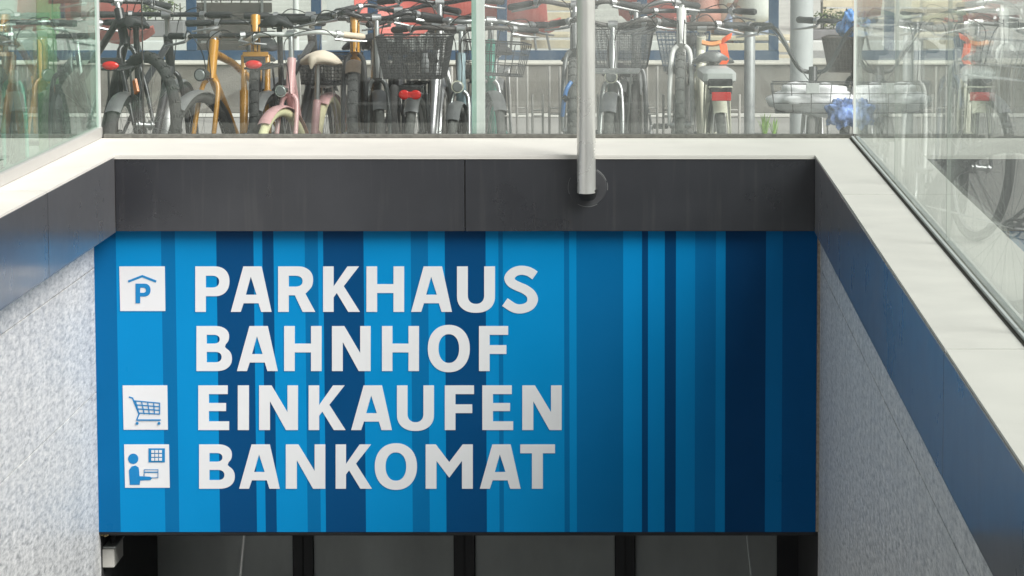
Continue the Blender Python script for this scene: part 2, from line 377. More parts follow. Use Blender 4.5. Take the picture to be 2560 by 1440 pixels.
for (a, c) in ((385, 733), (785, 1135), (1188, 1537), (1588, 1942)):
    b = MB(); b.box(dx(a) + 0.001, dx(c) - 0.001, -0.006, 0.006, 0.09, H - 0.10); b.done('door_pane', M_gdoor, t, smooth=False)
    b = MB(); b.bbox(dx(a) + 0.001, dx(c) - 0.001, -0.03, 0.03, 0.001, 0.089, b=0.002); b.done('bottom_rail', M_black, t, smooth=False)
    b = MB(); b.bbox(dx(a) + 0.001, dx(c) - 0.001, -0.03, 0.03, H - 0.099, H - 0.002, b=0.002); b.done('top_rail', M_black, t, smooth=False)
# passage walls beyond the doors
b = MB(); b.box(-3.2, 1.7, 19.0, 19.1, ZF, -1.12); b.box(-3.25, -2.42, YS + 0.08, 19.0, ZF, -1.12); b.box(0.93, 1.75, YS + 0.08, 19.0, ZF, -1.12)
tag(b.done('passage_wall', M_int, smooth=False), 'dim plaster wall of the passage behind the glass doors', 'wall')
for xs in ((GL - 0.15, GL + 0.0), (GR, GR + 0.14)):
    b = MB(); b.box(xs[0], xs[1], YS + 0.081, YD - 0.036, ZF, -1.121)
    tag(b.done('return_wall', M_dgrey, smooth=False), 'black return wall %s of the door front' % ('left' if xs[0] < 0 else 'right'), 'wall')
# cords at the panes; the left one stands in for a rope reflection
for (pa, pb, r_, lab) in (((611, 1330), (601, 1440), 0.0055, 'pale cord standing in for a rope reflection in the leftmost door pane'), ((1866, 1330), (1880, 1460), 0.0034, 'thin grey cord hanging at the rightmost door pane')):
    p0 = at(*pa, 14.9); p1 = at(*pb, 14.9); d = (p1 - p0); b = MB(); b.tube([p0 + d * -1.2, p0 + d * 3, p0 + d * 9], r_, 6)
    tag(b.done('cord_streak', mat('cord_reflection', (.85, .84, .80), .5) if r_ > 0.004 else M_steelp), lab, 'cord')
# small housing under the sign
p = at(248, 1374, 14.47); q = at(286, 1420, 14.47)
t = thing('camera_housing', 'small white box housing under the lower left corner of the sign', 'camera', ((p.x + q.x) / 2, 14.47, (p.z + q.z) / 2))
hw, hh = (q.x - p.x) / 2, (p.z - q.z) / 2
b = MB(); b.bbox(-hw, hw, 0, 0.26, -hh, hh, b=0.004); b.done('body', mat('aged_white_plastic', (0.62, 0.60, 0.56), 0.5, var=0.06), t, smooth=False)
b = MB(); b.bbox(-hw + .002, hw + 0.004, 0.02, 0.28, hh + 0.001, hh + 0.008, b=0.002); b.done('sun_shield', M_steelp, t, smooth=False)
b = MB(); b.tube([(0.012, 0.10, hh + 0.008), (0.012, 0.10, hh + 0.05)], 0.009, 10); b.tube([(0.012, 0.10, hh + 0.04), (0.012, 0.10, hh + 0.062)], 0.02, 12); b.done('bracket', M_dgrey, t)
p = at(262, 1337, 14.44)
t = thing('bracket_clip', 'small brass clip at the lower left corner of the sign', 'clip', p)
b = MB(); b.tube([(-0.02, 0, 0), (0.016, 0, 0.001)], 0.005, 8); b.ell((0.002, 0, -0.003), (0.011, 0.008, 0.006), 10, 6); b.done('clip_body', mat('brass', (0.6, 0.48, 0.25), 0.3, metal=0.9), t)

# ------------------------------------------------------------------ the sign
sign = thing('passage_sign', 'large blue striped sign reading PARKHAUS BAHNHOF EINKAUFEN BANKOMAT', 'sign', (0, YS, 0))
SB = {'L': (0.001, 0.225, 0.52), 'M': (0.001, 0.132, 0.335), 'D': (0.001, 0.058, 0.175), 'K': (0.001, 0.052, 0.16),
      'N': (0.001, 0.118, 0.31), 'P': (0.001, 0.235, 0.56), 'Q': (0.001, 0.155, 0.40), 'W': (0.001, 0.088, 0.26)}  # P, Q, W, K: right-end blues lightened against the shade falling there
keys = list(SB); smats = [mat('sign_blue_%s' % k, SB[k], 0.34, var=0.03, vscale=3, spec=0.15) for k in keys]
stripes = [(235, 'N'), (290, 'L'), (403, 'M'), (438, 'L'), (541, 'D'), (634, 'L'), (656, 'D'), (684, 'L'), (762, 'M'), (795, 'L'), (808, 'D'), (909, 'L'), (1027, 'M'), (1070, 'L'),
           (1112, 'D'), (1214, 'L'), (1246, 'M'), (1257, 'L'), (1410, 'M'), (1423, 'L'), (1441, 'M'), (1558, 'P'), (1605, 'D'), (1620, 'P'), (1662, 'D'), (1690, 'P'), (1738, 'Q'), (1790, 'P'),
           (1814, 'K'), (1915, 'Q'), (1957, 'W'), (2043, None)]
sx = lambda px: at(px, 640, YS).x
ztop, zbot = ZB + 0.045, at(1200, 1330, YS).z
b = MB()
for (a, k), (c, _) in zip(stripes, stripes[1:]):
    b.mi = keys.index(k); b.quad((sx(a), 0, zbot), (sx(c), 0, zbot), (sx(c), 0, ztop), (sx(a), 0, ztop))
b.mi = keys.index('D')
xa, xe = sx(235), sx(2043)
b.quad((xa, 0, zbot), (xa, 0.03, zbot), (xe, 0.03, zbot), (xe, 0, zbot)); b.quad((xa, 0, ztop), (xe, 0, ztop), (xe, 0.03, ztop), (xa, 0.03, ztop))
b.quad((xa, 0, zbot), (xa, 0, ztop), (xa, 0.03, ztop), (xa, 0.03, zbot)); b.quad((xe, 0, zbot), (xe, 0.03, zbot), (xe, 0.03, ztop), (xe, 0, ztop)); b.quad((xa, 0.03, zbot), (xa, 0.03, ztop), (xe, 0.03, ztop), (xe, 0.03, zbot))
b.done('striped_panel', smats, sign, smooth=False)
b = MB(); b.box(xe + 0.0005, GR - 0.0005, 0.002, 0.03, zbot, ztop); b.done('edge_strip', mat('raw_board_edge', (0.36, 0.30, 0.25), 0.8, var=0.3, vscale=70), sign, smooth=False)
b = MB(); b.box(xa, xe, 0.006, 0.034, zbot - 0.012, zbot - 0.0005); b.done('bottom_rail', M_black, sign, smooth=False)

def qarc(cx, cy, rx, ry, a0, a1, n=10, e=1.0):
    out = []
    for i in range(n + 1):
        a = R(a0 + (a1 - a0) * i / n); c_, s_ = math.cos(a), math.sin(a)
        out.append((cx + rx * math.copysign(abs(c_) ** e, c_), cy + ry * math.copysign(abs(s_) ** e, s_)))
    return out
def glyph(ch):
    """loops in a box 0..1 wide, 0..1 high (outer first, then holes)"""
    if ch == 'I': return [[(0, 0), (1, 0), (1, 1), (0, 1)]]
    if ch == 'H': v = .283; return [[(0, 0), (v, 0), (v, .415), (1 - v, .415), (1 - v, 0), (1, 0), (1, 1), (1 - v, 1), (1 - v, .61), (v, .61), (v, 1), (0, 1)]]
    if ch == 'E': v = .345; return [[(0, 0), (1, 0), (1, .195), (v, .195), (v, .425), (.90, .425), (.90, .605), (v, .605), (v, .805), (.955, .805), (.955, 1), (0, 1)]]
    if ch == 'F': v = .365; return [[(0, 0), (v, 0), (v, .38), (.94, .38), (.94, .575), (v, .575), (v, .805), (1, .805), (1, 1), (0, 1)]]
    if ch == 'T': return [[(.335, 0), (.65, 0), (.65, .80), (1, .80), (1, 1), (0, 1), (0, .80), (.335, .80)]]
    if ch == 'A': return [[(0, 0), (.245, 0), (.314, .19), (.68, .19), (.745, 0), (1, 0), (.755, 1), (.306, 1)][::1], [(.368, .377), (.63, .377), (.49, .775)]]
    if ch == 'N': return [[(0, 0), (.28, 0), (.28, .645), (.69, 0), (1, 0), (1, 1), (.73, 1), (.73, .40), (.32, 1), (0, 1)]]
    if ch == 'M': return [[(0, 0), (.23, 0), (.23, .63), (.5, .25), (.77, .63), (.77, 0), (1, 0), (1, 1), (.785, 1), (.5, .60), (.215, 1), (0, 1)]]
    if ch == 'K': return [[(0, 0), (.285, 0), (.285, .32), (.37, .415), (.68, 0), (1, 0), (.56, .565), (.975, 1), (.66, 1), (.285, .56), (.285, 1), (0, 1)]]
    if ch == 'O': return [qarc(.5, .5, .5, .525, 0, 358, 60, .92), qarc(.5, .5, .245, .32, 0, 358, 48, .92)]
    if ch == 'U': return [[(0, 1)] + [(0, .36)] + qarc(.5, .34, .5, .36, 180, 360, 28, .9)[1:-1] + [(1, .36), (1, 1), (.715, 1)] + qarc(.5, .36, .215, .185, 360, 180, 18, .9) + [(.285, 1)]]
    if ch == 'P': return [[(0, 0), (.31, 0), (.31, .345), (.56, .345)] + qarc(.56, .672, .44, .328, -90, 90, 20, .88)[1:] + [(0, 1)], [(.31, .535), (.50, .535)] + qarc(.50, .665, .20, .13, -90, 90, 12, .9)[1:] + [(.31, .795)]]
    if ch == 'R': return [[(0, 0), (.287, 0), (.287, .365), (.45, .365), (.66, 0), (1, 0), (.735, .40)] + qarc(.52, .70, .42, .30, -50, 90, 18, .88)[1:] + [(0, 1)], [(.287, .555), (.47, .555)] + qarc(.47, .675, .19, .12, -90, 90, 12, .9)[1:] + [(.287, .795)]]
    if ch == 'B': return [[(0, 0), (.55, 0)] + qarc(.55, .275, .45, .275, -90, 52, 18, .88)[1:] + [(.80, .535)] + qarc(.52, .765, .40, .235, -42, 90, 16, .88) + [(0, 1)],
                          [(.29, .195), (.53, .195)] + qarc(.53, .31, .18, .115, -90, 90, 12, .9)[1:] + [(.29, .425)], [(.29, .61), (.49, .61)] + qarc(.49, .708, .165, .098, -90, 90, 12, .9)[1:] + [(.29, .806)]]
    if ch == 'S':
        c = [(.90, .80), (.73, .885), (.52, .915), (.33, .875), (.205, .765), (.25, .645), (.42, .565), (.62, .495), (.78, .395), (.835, .265), (.75, .135), (.55, .07), (.33, .085), (.07, .215)]
        P = spline([(x * .79, y, 0) for x, y in c], 5); L_, R_ = [], []
        for i, p in enumerate(P):
            t = (P[min(i + 1, len(P) - 1)] - P[max(i - 1, 0)]).normalized(); nrm = Vector((-t.y, t.x, 0)); th = .100 + .018 * (1 - abs(t.x))
            L_.append(p + nrm * th); R_.append(p - nrm * th)
        return [[(p.x / .79, p.y) for p in L_ + R_[::-1]]]
def loops_mesh(name, loops_xz, m, parent, y0, y1):
    """filled, extruded shape from loops in the x-z plane (2D curve fill handles the holes)"""
    cu = bpy.data.curves.new(name, 'CURVE'); cu.dimensions = '2D'; cu.fill_mode = 'BOTH'; cu.extrude = (y1 - y0) / 2
    for lp in loops_xz:
        s = cu.splines.new('POLY'); s.points.add(len(lp) - 1)
        for pt, (x, z) in zip(s.points, lp): pt.co = (x, z, 0, 1)
        s.use_cyclic_u = True
    to = bpy.data.objects.new(name + '_tmp', cu); C.objects.link(to)
    me = bpy.data.meshes.new_from_object(to); bpy.data.objects.remove(to); bpy.data.curves.remove(cu)
    ym = (y0 + y1) / 2
    me.transform(Matrix(((1, 0, 0, 0), (0, 0, -1, ym), (0, 1, 0, 0), (0, 0, 0, 1))))
    me.name = name; me.materials.clear(); me.materials.append(m)
    o = bpy.data.objects.new(name, me); C.objects.link(o); o.parent = parent; return o
M_vin = mat('white_vinyl', (0.70, 0.70, 0.72), 0.4, var=0.02, vscale=4)
M_icon = mat('icon_blue', (0.004, 0.20, 0.48), 0.35, var=0.02)
def sp(px, py): q = at(px, py, YS); return (q.x, q.z)
def zp(zx, zy): return sp(480 + zx * .416667, 640 + zy * .416667)
rows = [('PARKHAUS', 62, 335, [(20, 225), (233, 478), (517, 740), (787, 1008), (1047, 1273), (1315, 1560), (1590, 1818), (1862, 2080)]),
        ('BAHNHOF', 420, 690, [(27, 240), (270, 515), (553, 778), (840, 1072), (1140, 1362), (1415, 1667), (1722, 1897)]),
        ('EINKAUFEN', 776, 1044, [(38, 223), (275, 342), (403, 636), (700, 922), (955, 1200), (1230, 1452), (1517, 1692), (1742, 1927), (1982, 2218)]),
        ('BANKOMAT', 1130, 1396, [(43, 257), (283, 527), (563, 800), (862, 1080), (1097, 1350), (1402, 1685), (1727, 1972), (1970, 2178)])]
for word, y0, y1, xs in rows:
    loops = []
    for ch, (a, c) in zip(word, xs):
        for lp in glyph(ch): loops.append([zp(a + (c - a) * u, y1 + (y0 - y1) * v) for u, v in lp])
    o = loops_mesh('lettering', loops, M_vin, sign, -0.0022, -0.0004); o['label'] = 'white word ' + word
def ip(x, y): return sp(230 + x / 2.4, 640 + y / 2.4)
def irect(x0, y0, x1, y1): return [ip(x0, y0), ip(x1, y0), ip(x1, y1), ip(x0, y1)]
def iline(pts, wd):
    P = [Vector((x, y, 0)) for x, y in pts]; L_, R_ = [], []
    for i, p in enumerate(P):
        t0 = (P[i] - P[i - 1]).normalized() if i else (P[1] - P[0]).normalized()
        t1 = (P[i + 1] - P[i]).normalized() if i < len(P) - 1 else t0
        t = (t0 + t1).normalized(); nrm = Vector((-t.y, t.x, 0)); k = wd / 2 / max(.3, nrm.dot(Vector((-t0.y, t0.x, 0))))
        L_.append(p + nrm * k); R_.append(p - nrm * k)
    return [ip(p.x, p.y) for p in L_ + R_[::-1]]
def icirc(x, y, r, n=28): return [ip(x + r * math.cos(6.28318 * i / n), y + r * math.sin(6.28318 * i / n)) for i in range(n)]
def icon(sq, shapes, lab):
    o = loops_mesh('pictogram', [[ip(*p) for p in sq]], M_vin, sign, -0.0022, -0.0004); o['label'] = lab
    for k, s in enumerate(shapes): loops_mesh('symbol', s, M_icon, o, -0.0036 - 0.0002 * k, -0.0024 - 0.0002 * k)
icon([(164, 62), (437, 62), (441, 330), (170, 330)], [[iline([(218, 153), (302, 120), (386, 153)], 13)], [[ip(262 + 90 * u, 283 - 118 * v) for u, v in lp] for lp in glyph('P')]], 'white square with a roofed letter P')
cart = [[iline([(222, 845), (244, 852), (283, 948), (268, 984)], 8)]]
for i, yy in enumerate((874, 898, 922, 947)):
    cart.append([iline([(254 + i * 9, yy - 6 + i * 0), (408, yy + 8 - i * 2.5)], 6)])
for u in (0, .25, .5, .75, 1): cart.append([iline([(262 + 145 * u, 870 + 9 * u), (284 + 123 * u, 948 + 2 * u)], 5.5)])
cart += [[iline([(268, 983), (413, 983)], 8)], [icirc(272, 1003, 8.5)], [icirc(403, 1003, 8.5)]]
icon([(184, 776), (452, 776), (456, 1042), (190, 1042)], cart, 'white square with a shopping trolley')
atm = [[icirc(248, 1216, 31)], [[ip(*p) for p in [(222, 1285)] + [(238, 1262), (262, 1256), (280, 1268), (284, 1290), (285, 1320), (350, 1323), (360, 1333), (352, 1344), (290, 1346), (287, 1372), (228, 1372)]]],
       [irect(340, 1153, 438, 1237)], [iline([(313, 1281), (398, 1281)], 3)], [iline([(313, 1296), (398, 1296)], 6)], [iline([(314, 1280), (314, 1322)], 3)], [iline([(397, 1280), (397, 1330)], 3)], [iline([(356, 1329), (398, 1329)], 3)]]
icon([(193, 1130), (462, 1130), (467, 1390), (199, 1390)], atm, 'white square with a person at a cash machine')
scr = [irect(357 + i * 23, 1163 + j * 23.5, 357 + i * 23 + 18, 1163 + j * 23.5 + 17) for i in range(3) for j in range(3)]
o = loops_mesh('keypad', scr, M_vin, sign, -0.0062, -0.0050)

# ------------------------------------------------------------------ glass balustrades
GH = 1.75
def pane(name, m, parent, x0, x1, y0, y1, z0, z1):
    b = MB(); b.box(x0, x1, y0, y1, z0, z1); return b.done(name, m, parent, smooth=False)
t = thing('glass_balustrade', 'clear glass balustrade along the back coping, in front of the parked bikes', 'balustrade', (0, YB, ZC))
xg = [XLo + 0.020, at(357, 200, YB).x, at(1181, 200, YB).x, XRo - 0.012]
for a, c, gm in zip(xg, xg[1:], (M_glass, M_glass, M_glassD)): pane('glass_panel', gm, t, a + 0.003, c - 0.003, 0.002, 0.014, 0.006, GH - ZC + 0.2)
b = MB(); b.bbox(XLo + 0.03, XRo - 0.012, -0.012, 0.028, 0.001, 0.018, b=0.002); b.done('base_channel', mat('channel_grey', (0.12, 0.118, 0.105), 0.6, var=0.3, vscale=60), t, smooth=False)
for x in (xg[1],):
    b = MB(); b.box(x - 0.0024, x + 0.0024, 0.001, 0.015, 0.018, GH - ZC + 0.2); b.done('joint_seal', M_seal, t, smooth=False)
t = thing('glass_balustrade', 'dusty reflecting glass balustrade on the right coping', 'balustrade', (XRo, 0, ZC))
yg = [Y0, 4.33, 6.48, 8.63, 10.78, 12.93, YB - 0.006]
for a, c in zip(yg, yg[1:]): pane('glass_panel', M_glassR, t, -0.006, 0.006, a + 0.0025, c - 0.0025, 0.006, GH - ZC + 0.2)
b = MB()
for dxx in (-0.022, 0.010): b.bbox(dxx, dxx + 0.010, Y0, YB - 0.03, 0.001, 0.012, b=0.001)
b.done('base_channel', M_steelp, t, smooth=False)
b = MB(); b.box(-0.0115, 0.0095, Y0, YB - 0.03, 0.0012, 0.005); b.box(-0.030, -0.0225, Y0, YB - 0.03, 0.0006, 0.003); b.done('channel_gap', mat('gap_dark', (0.05, 0.045, 0.03), 0.8, var=0.4, vscale=50), t, smooth=False)
b = MB(); b.box(-0.012, 0.006, YB - 0.005, YB + 0.013, 0.019, GH - ZC + 0.2); b.done('corner_profile', M_white, t, smooth=False)
for y in yg[1:-1]:
    b = MB(); b.box(-0.0065, 0.0065, y - 0.0022, y + 0.0022, 0.012, GH - ZC + 0.2); b.done('joint_seal', mat('grey_seal', (0.28, 0.29, 0.27), 0.6), t, smooth=False)
t = thing('glass_balustrade', 'green tinted glass balustrade on the left coping', 'balustrade', (XLo, 0, ZC))
for a, c in ((Y0, 6.7), (6.7, YB - 0.004)): pane('glass_panel', M_glassL, t, -0.002, 0.010, a + 0.0025, c - 0.0025, 0.049, GH - ZC + 0.2)
b = MB(); b.bbox(-0.014, 0.024, Y0, YB + 0.012, 0.001, 0.050, b=0.003); b.done('base_rail', mat('satin_aluminium', (0.50, 0.49, 0.47), 0.4, metal=0.3, var=0.08, vscale=40), t, smooth=False)
b = MB(); b.box(-0.001, 0.019, YB - 0.003, YB + 0.013, 0.050, GH - ZC + 0.2); b.done('corner_profile', M_steelp, t, smooth=False)

# pale post behind the back glass
p = at(1197, 335, 15.36)
t = thing('glass_post', 'pale square steel post standing right behind the back glass', 'post', (p.x, 15.36, 0))
b = MB(); b.bbox(-0.029, 0.029, -0.022, 0.022, 0, 2.15, b=0.003); b.done('shaft', mat('post_pale', (0.74, 0.77, 0.75), 0.35, var=0.04), t, smooth=False)
b = MB(); b.box(-0.0285, -0.008, -0.0245, -0.0225, 0.5, 2.14); b.done('glass_edge_strip', M_edge, t, smooth=False)
b = MB(); b.box(-0.06, 0.06, -0.045, 0.06, 0.0, 0.012); b.done('foot_plate', M_steelp, t, smooth=False)
# steel strut in front of the coping
pb = at(1466, 474, YF - 0.050); pt = at(1463, -260, YF - 0.155)
t = thing('steel_strut', 'round stainless steel strut rising in front of the coping from the dark panel', 'strut', pb)
d = pt - pb
b = MB(); b.tube([(0, 0, -0.012), tuple(d * 1.0)], 0.0385, 40); b.done('tube', M_steel, t)
b = MB(); b.tube([(0.004, 0.022, -0.040), (0.004, 0.018, -0.020), (0.003, 0.008, 0.006)], [0.030, 0.040, 0.0425], 32); b.done('rubber_collar', M_rub, t)
b = MB(); b.tube([(0.004, 0.008, 0.015), (0.006, 0.052, 0.015)], 0.030, 24); b.done('socket', M_seal, t)
b = MB(); b.tube([(0.004, 0.0475, 0.005), (0.004, 0.0495, 0.005)], [0.078, 0.080], 48); b.done('flange', mat('flange_metal', (0.055, 0.055, 0.06), .45, var=.1), t)
for (a0, a1, rr) in ((20, 62, .083), (75, 88, .082), (150, 200, .081), (-8, 14, .084), (240, 300, .0815)):
    b = MB(); b.circ((0.004, 0.0495, 0.005), rr, 0.0011, 'y', 14, 4, a0, a1); b.done('sealant_line', mat('old_sealant', (0.22, 0.22, 0.22), 0.8), t)

# ------------------------------------------------------------------ background beyond the bikes
YW = 1.66 * 8600 / 565
zt = at(1200, 155, YW).z
b = MB(); b.box(-14, 12, YW, YW + 0.5, 0, zt - 0.02); w_ = thing('plinth_wall', 'low stained concrete wall behind the bicycle racks', 'wall')
b.done('wall_face', M_conc, w_, smooth=False)
b = MB(); b.bbox(-14, 12, YW - 0.02, YW + 0.55, zt - 0.02, zt, b=0.004); b.done('wall_cap', mat('cap_stone', (0.60, 0.585, 0.52), 0.7, var=0.08, dirt=0.2), w_, smooth=False)
b = MB(); b.box(-16, 16, 24.15, 24.50, 0.004, 0.008); struct(b.done('gutter_strip', mat('pale_strip', (0.62, 0.61, 0.56), 0.7, dirt=0.3), smooth=False))
b = MB(); b.box(-16, 16, 24.6, 25.2, 0.004, 0.007); struct(b.done('drain_path', mat('dark_strip', (0.17, 0.16, 0.14), 0.9, var=0.3), smooth=False))
b = MB(); b.box(-30, 30, 33.9, 90, 0.001, 0.085); struct(b.done('terrace', mat('terrace_paving', (0.58, 0.56, 0.52), 0.8, var=0.12, vscale=2, dirt=0.3), smooth=False))
b = MB(); b.bbox(-30, 30, 33.6, 33.899, 0.001, 0.095, b=0.006); struct(b.done('terrace_kerb', M_white, smooth=False))
b = MB(); b.box(-30, 30, 26.2, 33.55, 0.004, 0.008); struct(b.done('service_path', mat('light_asphalt', (0.30, 0.295, 0.285), 0.9, var=0.2), smooth=False))
# blue framed glazing
sh = thing('glazed_screen', 'blue framed glass screen standing on the low concrete wall', 'screen', (0, YW + 0.28, zt))
b = MB(); b.bbox(-6.5, 1.09, -0.02, 0.02, 0.0005, 0.072, b=0.002); b.done('bottom_rail', M_blue, sh, smooth=False)
b = MB(); b.bbox(-6.5, 1.09, -0.02, 0.02, 2.05, 2.13, b=0.002); b.done('top_rail', M_blue, sh, smooth=False)
posts = [-140, 150, 479, 791, 932, 1255, 1605, 1934]
for q in posts:
    x = at(q, 60, YW + 0.28).x; b = MB(); b.bbox(x - 0.037, x + 0.037, -0.024, 0.024, 0.0725, 2.0495, b=0.003); b.done('frame_post', M_blue, sh, smooth=False)
for a, c in zip(posts, posts[1:]):
    pane('glass_panel', M_glass, sh, at(a, 60, YW + 0.28).x + 0.0375, at(c, 60, YW + 0.28).x - 0.0375, -0.004, 0.004, 0.0725, 2.0495)

M_red = mat('red_shell', lin(206, 104, 96), 0.45, var=0.08, vscale=5)
M_leg = mat('chair_leg', (0.35, 0.35, 0.35), 0.35, metal=0.8)
def chair(px, Y, yaw, label, z=0.0):
    q = at(px, 60, Y)
    t = thing('shell_chair', label, 'chair', (q.x, Y, z), (0, 0, R(yaw)), 'red chairs behind the glass screen')
    b = MB()   # curved shell: seat flowing into the back
    prof = [(-.24, .40), (-.20, .45), (-.08, .44), (.08, .43), (.18, .45), (.235, .54), (.26, .66), (.275, .80)]
    N = 10; rows = []
    for (y, z_) in prof:
        row = []
        for i in range(N + 1):
            u = -1 + 2 * i / N; wv = .25 + .03 * (z_ > .5)
            row.append((u * wv, y - abs(u) ** 2.5 * (.07 if z_ > .5 else 0), z_ + abs(u) ** 2.5 * (.09 if z_ < .5 else 0)))
        rows.append(row)
    top = [[b.v(p) for p in r] for r in rows]; bot = [[b.v((p[0], p[1] + .008 * (p[2] > .5), p[2] - .014)) for p in r] for r in rows]
    for A, B, in ((top, 0), (bot, 1)):
        for r0, r1 in zip(A, A[1:]):
            for i in range(N): b.f([r0[i], r0[i + 1], r1[i + 1], r1[i]] if not B else [r0[i], r1[i], r1[i + 1], r0[i + 1]])
    for A, B in ((top[0], bot[0]), (bot[-1], top[-1])):
        for i in range(N): b.f([A[i], B[i], B[i + 1], A[i + 1]])
    for i in range(len(rows) - 1):
        b.f([top[i][0], top[i + 1][0], bot[i + 1][0], bot[i][0]]); b.f([top[i][N], bot[i][N], bot[i + 1][N], top[i + 1][N]])
    fixn(b.done('seat_shell', M_red, t))
    for sxx in (-1, 1):
        for sy in (-1, 1):
            b = MB(); b.tube([(sxx * .15, sy * .13, .42), (sxx * .22, sy * .20, 0)], .011, 8); b.done('leg', M_leg, t)
    return t
chair(285, 26.6, 170, 'red shell chair under the black saddle at far left')
chair(175, 27.0, 200, 'red shell chair behind the green tinted left glass')
chair(985, 28.0, 20, 'red shell chair behind the dark rear basket')
chair(1120, 30.0, 190, 'red shell chair just left of the pale glass post')
chair(1308, 28.2, 160, 'red shell chair left of the steel strut, before the slatted bench')
chair(1645, 29.0, 150, 'red shell chair behind the raised knobbly tyre')

def bench(px, Y, L_, m, label, yaw=0, seat=.45, back=True, zoff=0.0):
    q = at(px, 60, Y); t = thing('bench', label, 'bench', (q.x, Y, zoff), (0, 0, R(yaw)))
    b = MB()
    for k in range(5): b.bbox(-L_ / 2, L_ / 2, -.22 + k * .09, -.22 + k * .09 + .075, seat - .03, seat, b=.004)
    b.done('seat', m, t, smooth=False)
    if back:
        b = MB()
        for k in range(4): b.bbox(-L_ / 2, L_ / 2, .24 + k * .015, .265 + k * .015, seat + .08 + k * .095, seat + .16 + k * .095, b=.004)
        b.done('backrest', m, t, smooth=False)
    for s in (-1, 1):
        b = MB(); x = s * (L_ / 2 - .08)
        b.bbox(x - .02, x + .02, -.20, -.16, 0, seat - .031, b=.003); b.bbox(x - .02, x + .02, .18, .22, 0, seat - .031, b=.003); b.bbox(x - .02, x + .02, -.16, .18, seat - .08, seat - .031, b=.003)
        if back: b.tube([(x, .21, seat - .06), (x, .29, seat + .5)], .012, 6)
        b.done('leg_frame', M_leg, t, smooth=False)
    # front apron slats
    b = MB()
    for k in range(3): b.bbox(-L_ / 2 + .06, L_ / 2 - .06, -.235, -.222, seat - .12 - k * .09, seat - .05 - k * .09, b=.003)
    b.done('apron', m, t, smooth=False)
    return t
M_cream = mat('pale_timber', (0.66, 0.58, 0.43), 0.6, var=0.1, vscale=9)
M_brown = mat('dark_timber', (0.055, 0.04, 0.035), 0.6, var=0.3, vscale=9)
bench(1378, 28.6, 0.62, M_cream, 'cream slatted bench seen left of the steel strut', seat=.40, back=True)
bench(575, 27.6, 0.62, M_brown, 'dark brown slatted bench behind the golden bikes', back=True, seat=.42)
bench(1850, 27.2, 1.0, M_cream, 'pale slatted bench under the two seated persons', back=False, seat=.44)
bench(2230, 36.16, 1.6, M_cream, 'cream slatted bench beyond the right glass', seat=.38, zoff=.086)

def leaves(b, c, rad, n, size, rnd):
    for _ in range(n):
        d = Vector((rnd.gauss(0, 1), rnd.gauss(0, 1), rnd.gauss(0, 1))).normalized() * (rnd.random() ** .4)
        k = .75 + .35 * noise.noise(d * 2.3 + Vector(c))
        p = Vector(c) + Vector((d.x * rad[0], d.y * rad[1], d.z * rad[2])) * k
        u = Vector((rnd.gauss(0, 1), rnd.gauss(0, 1), rnd.gauss(0, .6))).normalized(); v_ = u.cross(Vector((rnd.gauss(0, 1), rnd.gauss(0, 1), rnd.gauss(0, 1)))).normalized()
        s = size * (.6 + .8 * rnd.random()); b.mi = rnd.randrange(3)
        b.f([b.v(p - u * s), b.v(p + v_ * s * .4), b.v(p + u * s), b.v(p - v_ * s * .4)])
LM = [mat('leaf_a', (0.10, 0.14, 0.045), 0.6), mat('leaf_b', (0.16, 0.19, 0.06), 0.6), mat('leaf_c', (0.06, 0.09, 0.035), 0.6)]
def planter(px, Y, w_, h_, d_, bh, m, label, zoff=0.0, lm=LM, seed=1):
    q = at(px, 60, Y); t = thing('planter', label, 'planter', (q.x, Y, zoff)); rnd = random.Random(seed)
    b = MB(); b.bbox(-w_ / 2, w_ / 2, -d_ / 2, d_ / 2, 0, h_, b=.01); b.done('trough', m, t, smooth=False)
    b = MB()
    for k in range(7): x = (-.42 + k * .14) * w_; b.tube([(x, 0, h_), (x + rnd.uniform(-.04, .04), rnd.uniform(-.05, .05), h_ + bh * .7)], .006, 5)
    b.tube([(-.45 * w_, 0, h_ + .001), (.45 * w_, 0, h_ + .001)], .006, 5); b.done('stems', M_brown, t)
    b = MB(); leaves(b, (0, 0, h_ + bh * .5), (w_ * .55, d_ * .6, bh * .55), int(700 * w_), .022, rnd)
    b.done('foliage', lm, t, smooth=False)
M_grey = mat('grey_trough', (0.20, 0.19, 0.20), 0.7, var=0.1)
planter(2085, 34.27, .75, .10, .3, .22, M_grey, 'grey trough with bushy green plant right of the big column', .086, seed=3)
planter(578, 31.5, .62, .42, .35, .45, M_brown, 'grey trough with dark shrub behind the dark bench', .086, [LM[2], LM[0], LM[2]], 4)
planter(390, 34.90, .6, .16, .3, .25, M_grey, 'low trough with olive shrub beyond the far left chairs', .086, [LM[2], LM[1], LM[0]], 5)
planter(1680, 35.32, .5, .2, .3, .4, M_grey, 'trough with green plant behind the raised knobbly tyre', .086, [LM[0], LM[1], LM[2]], 6)

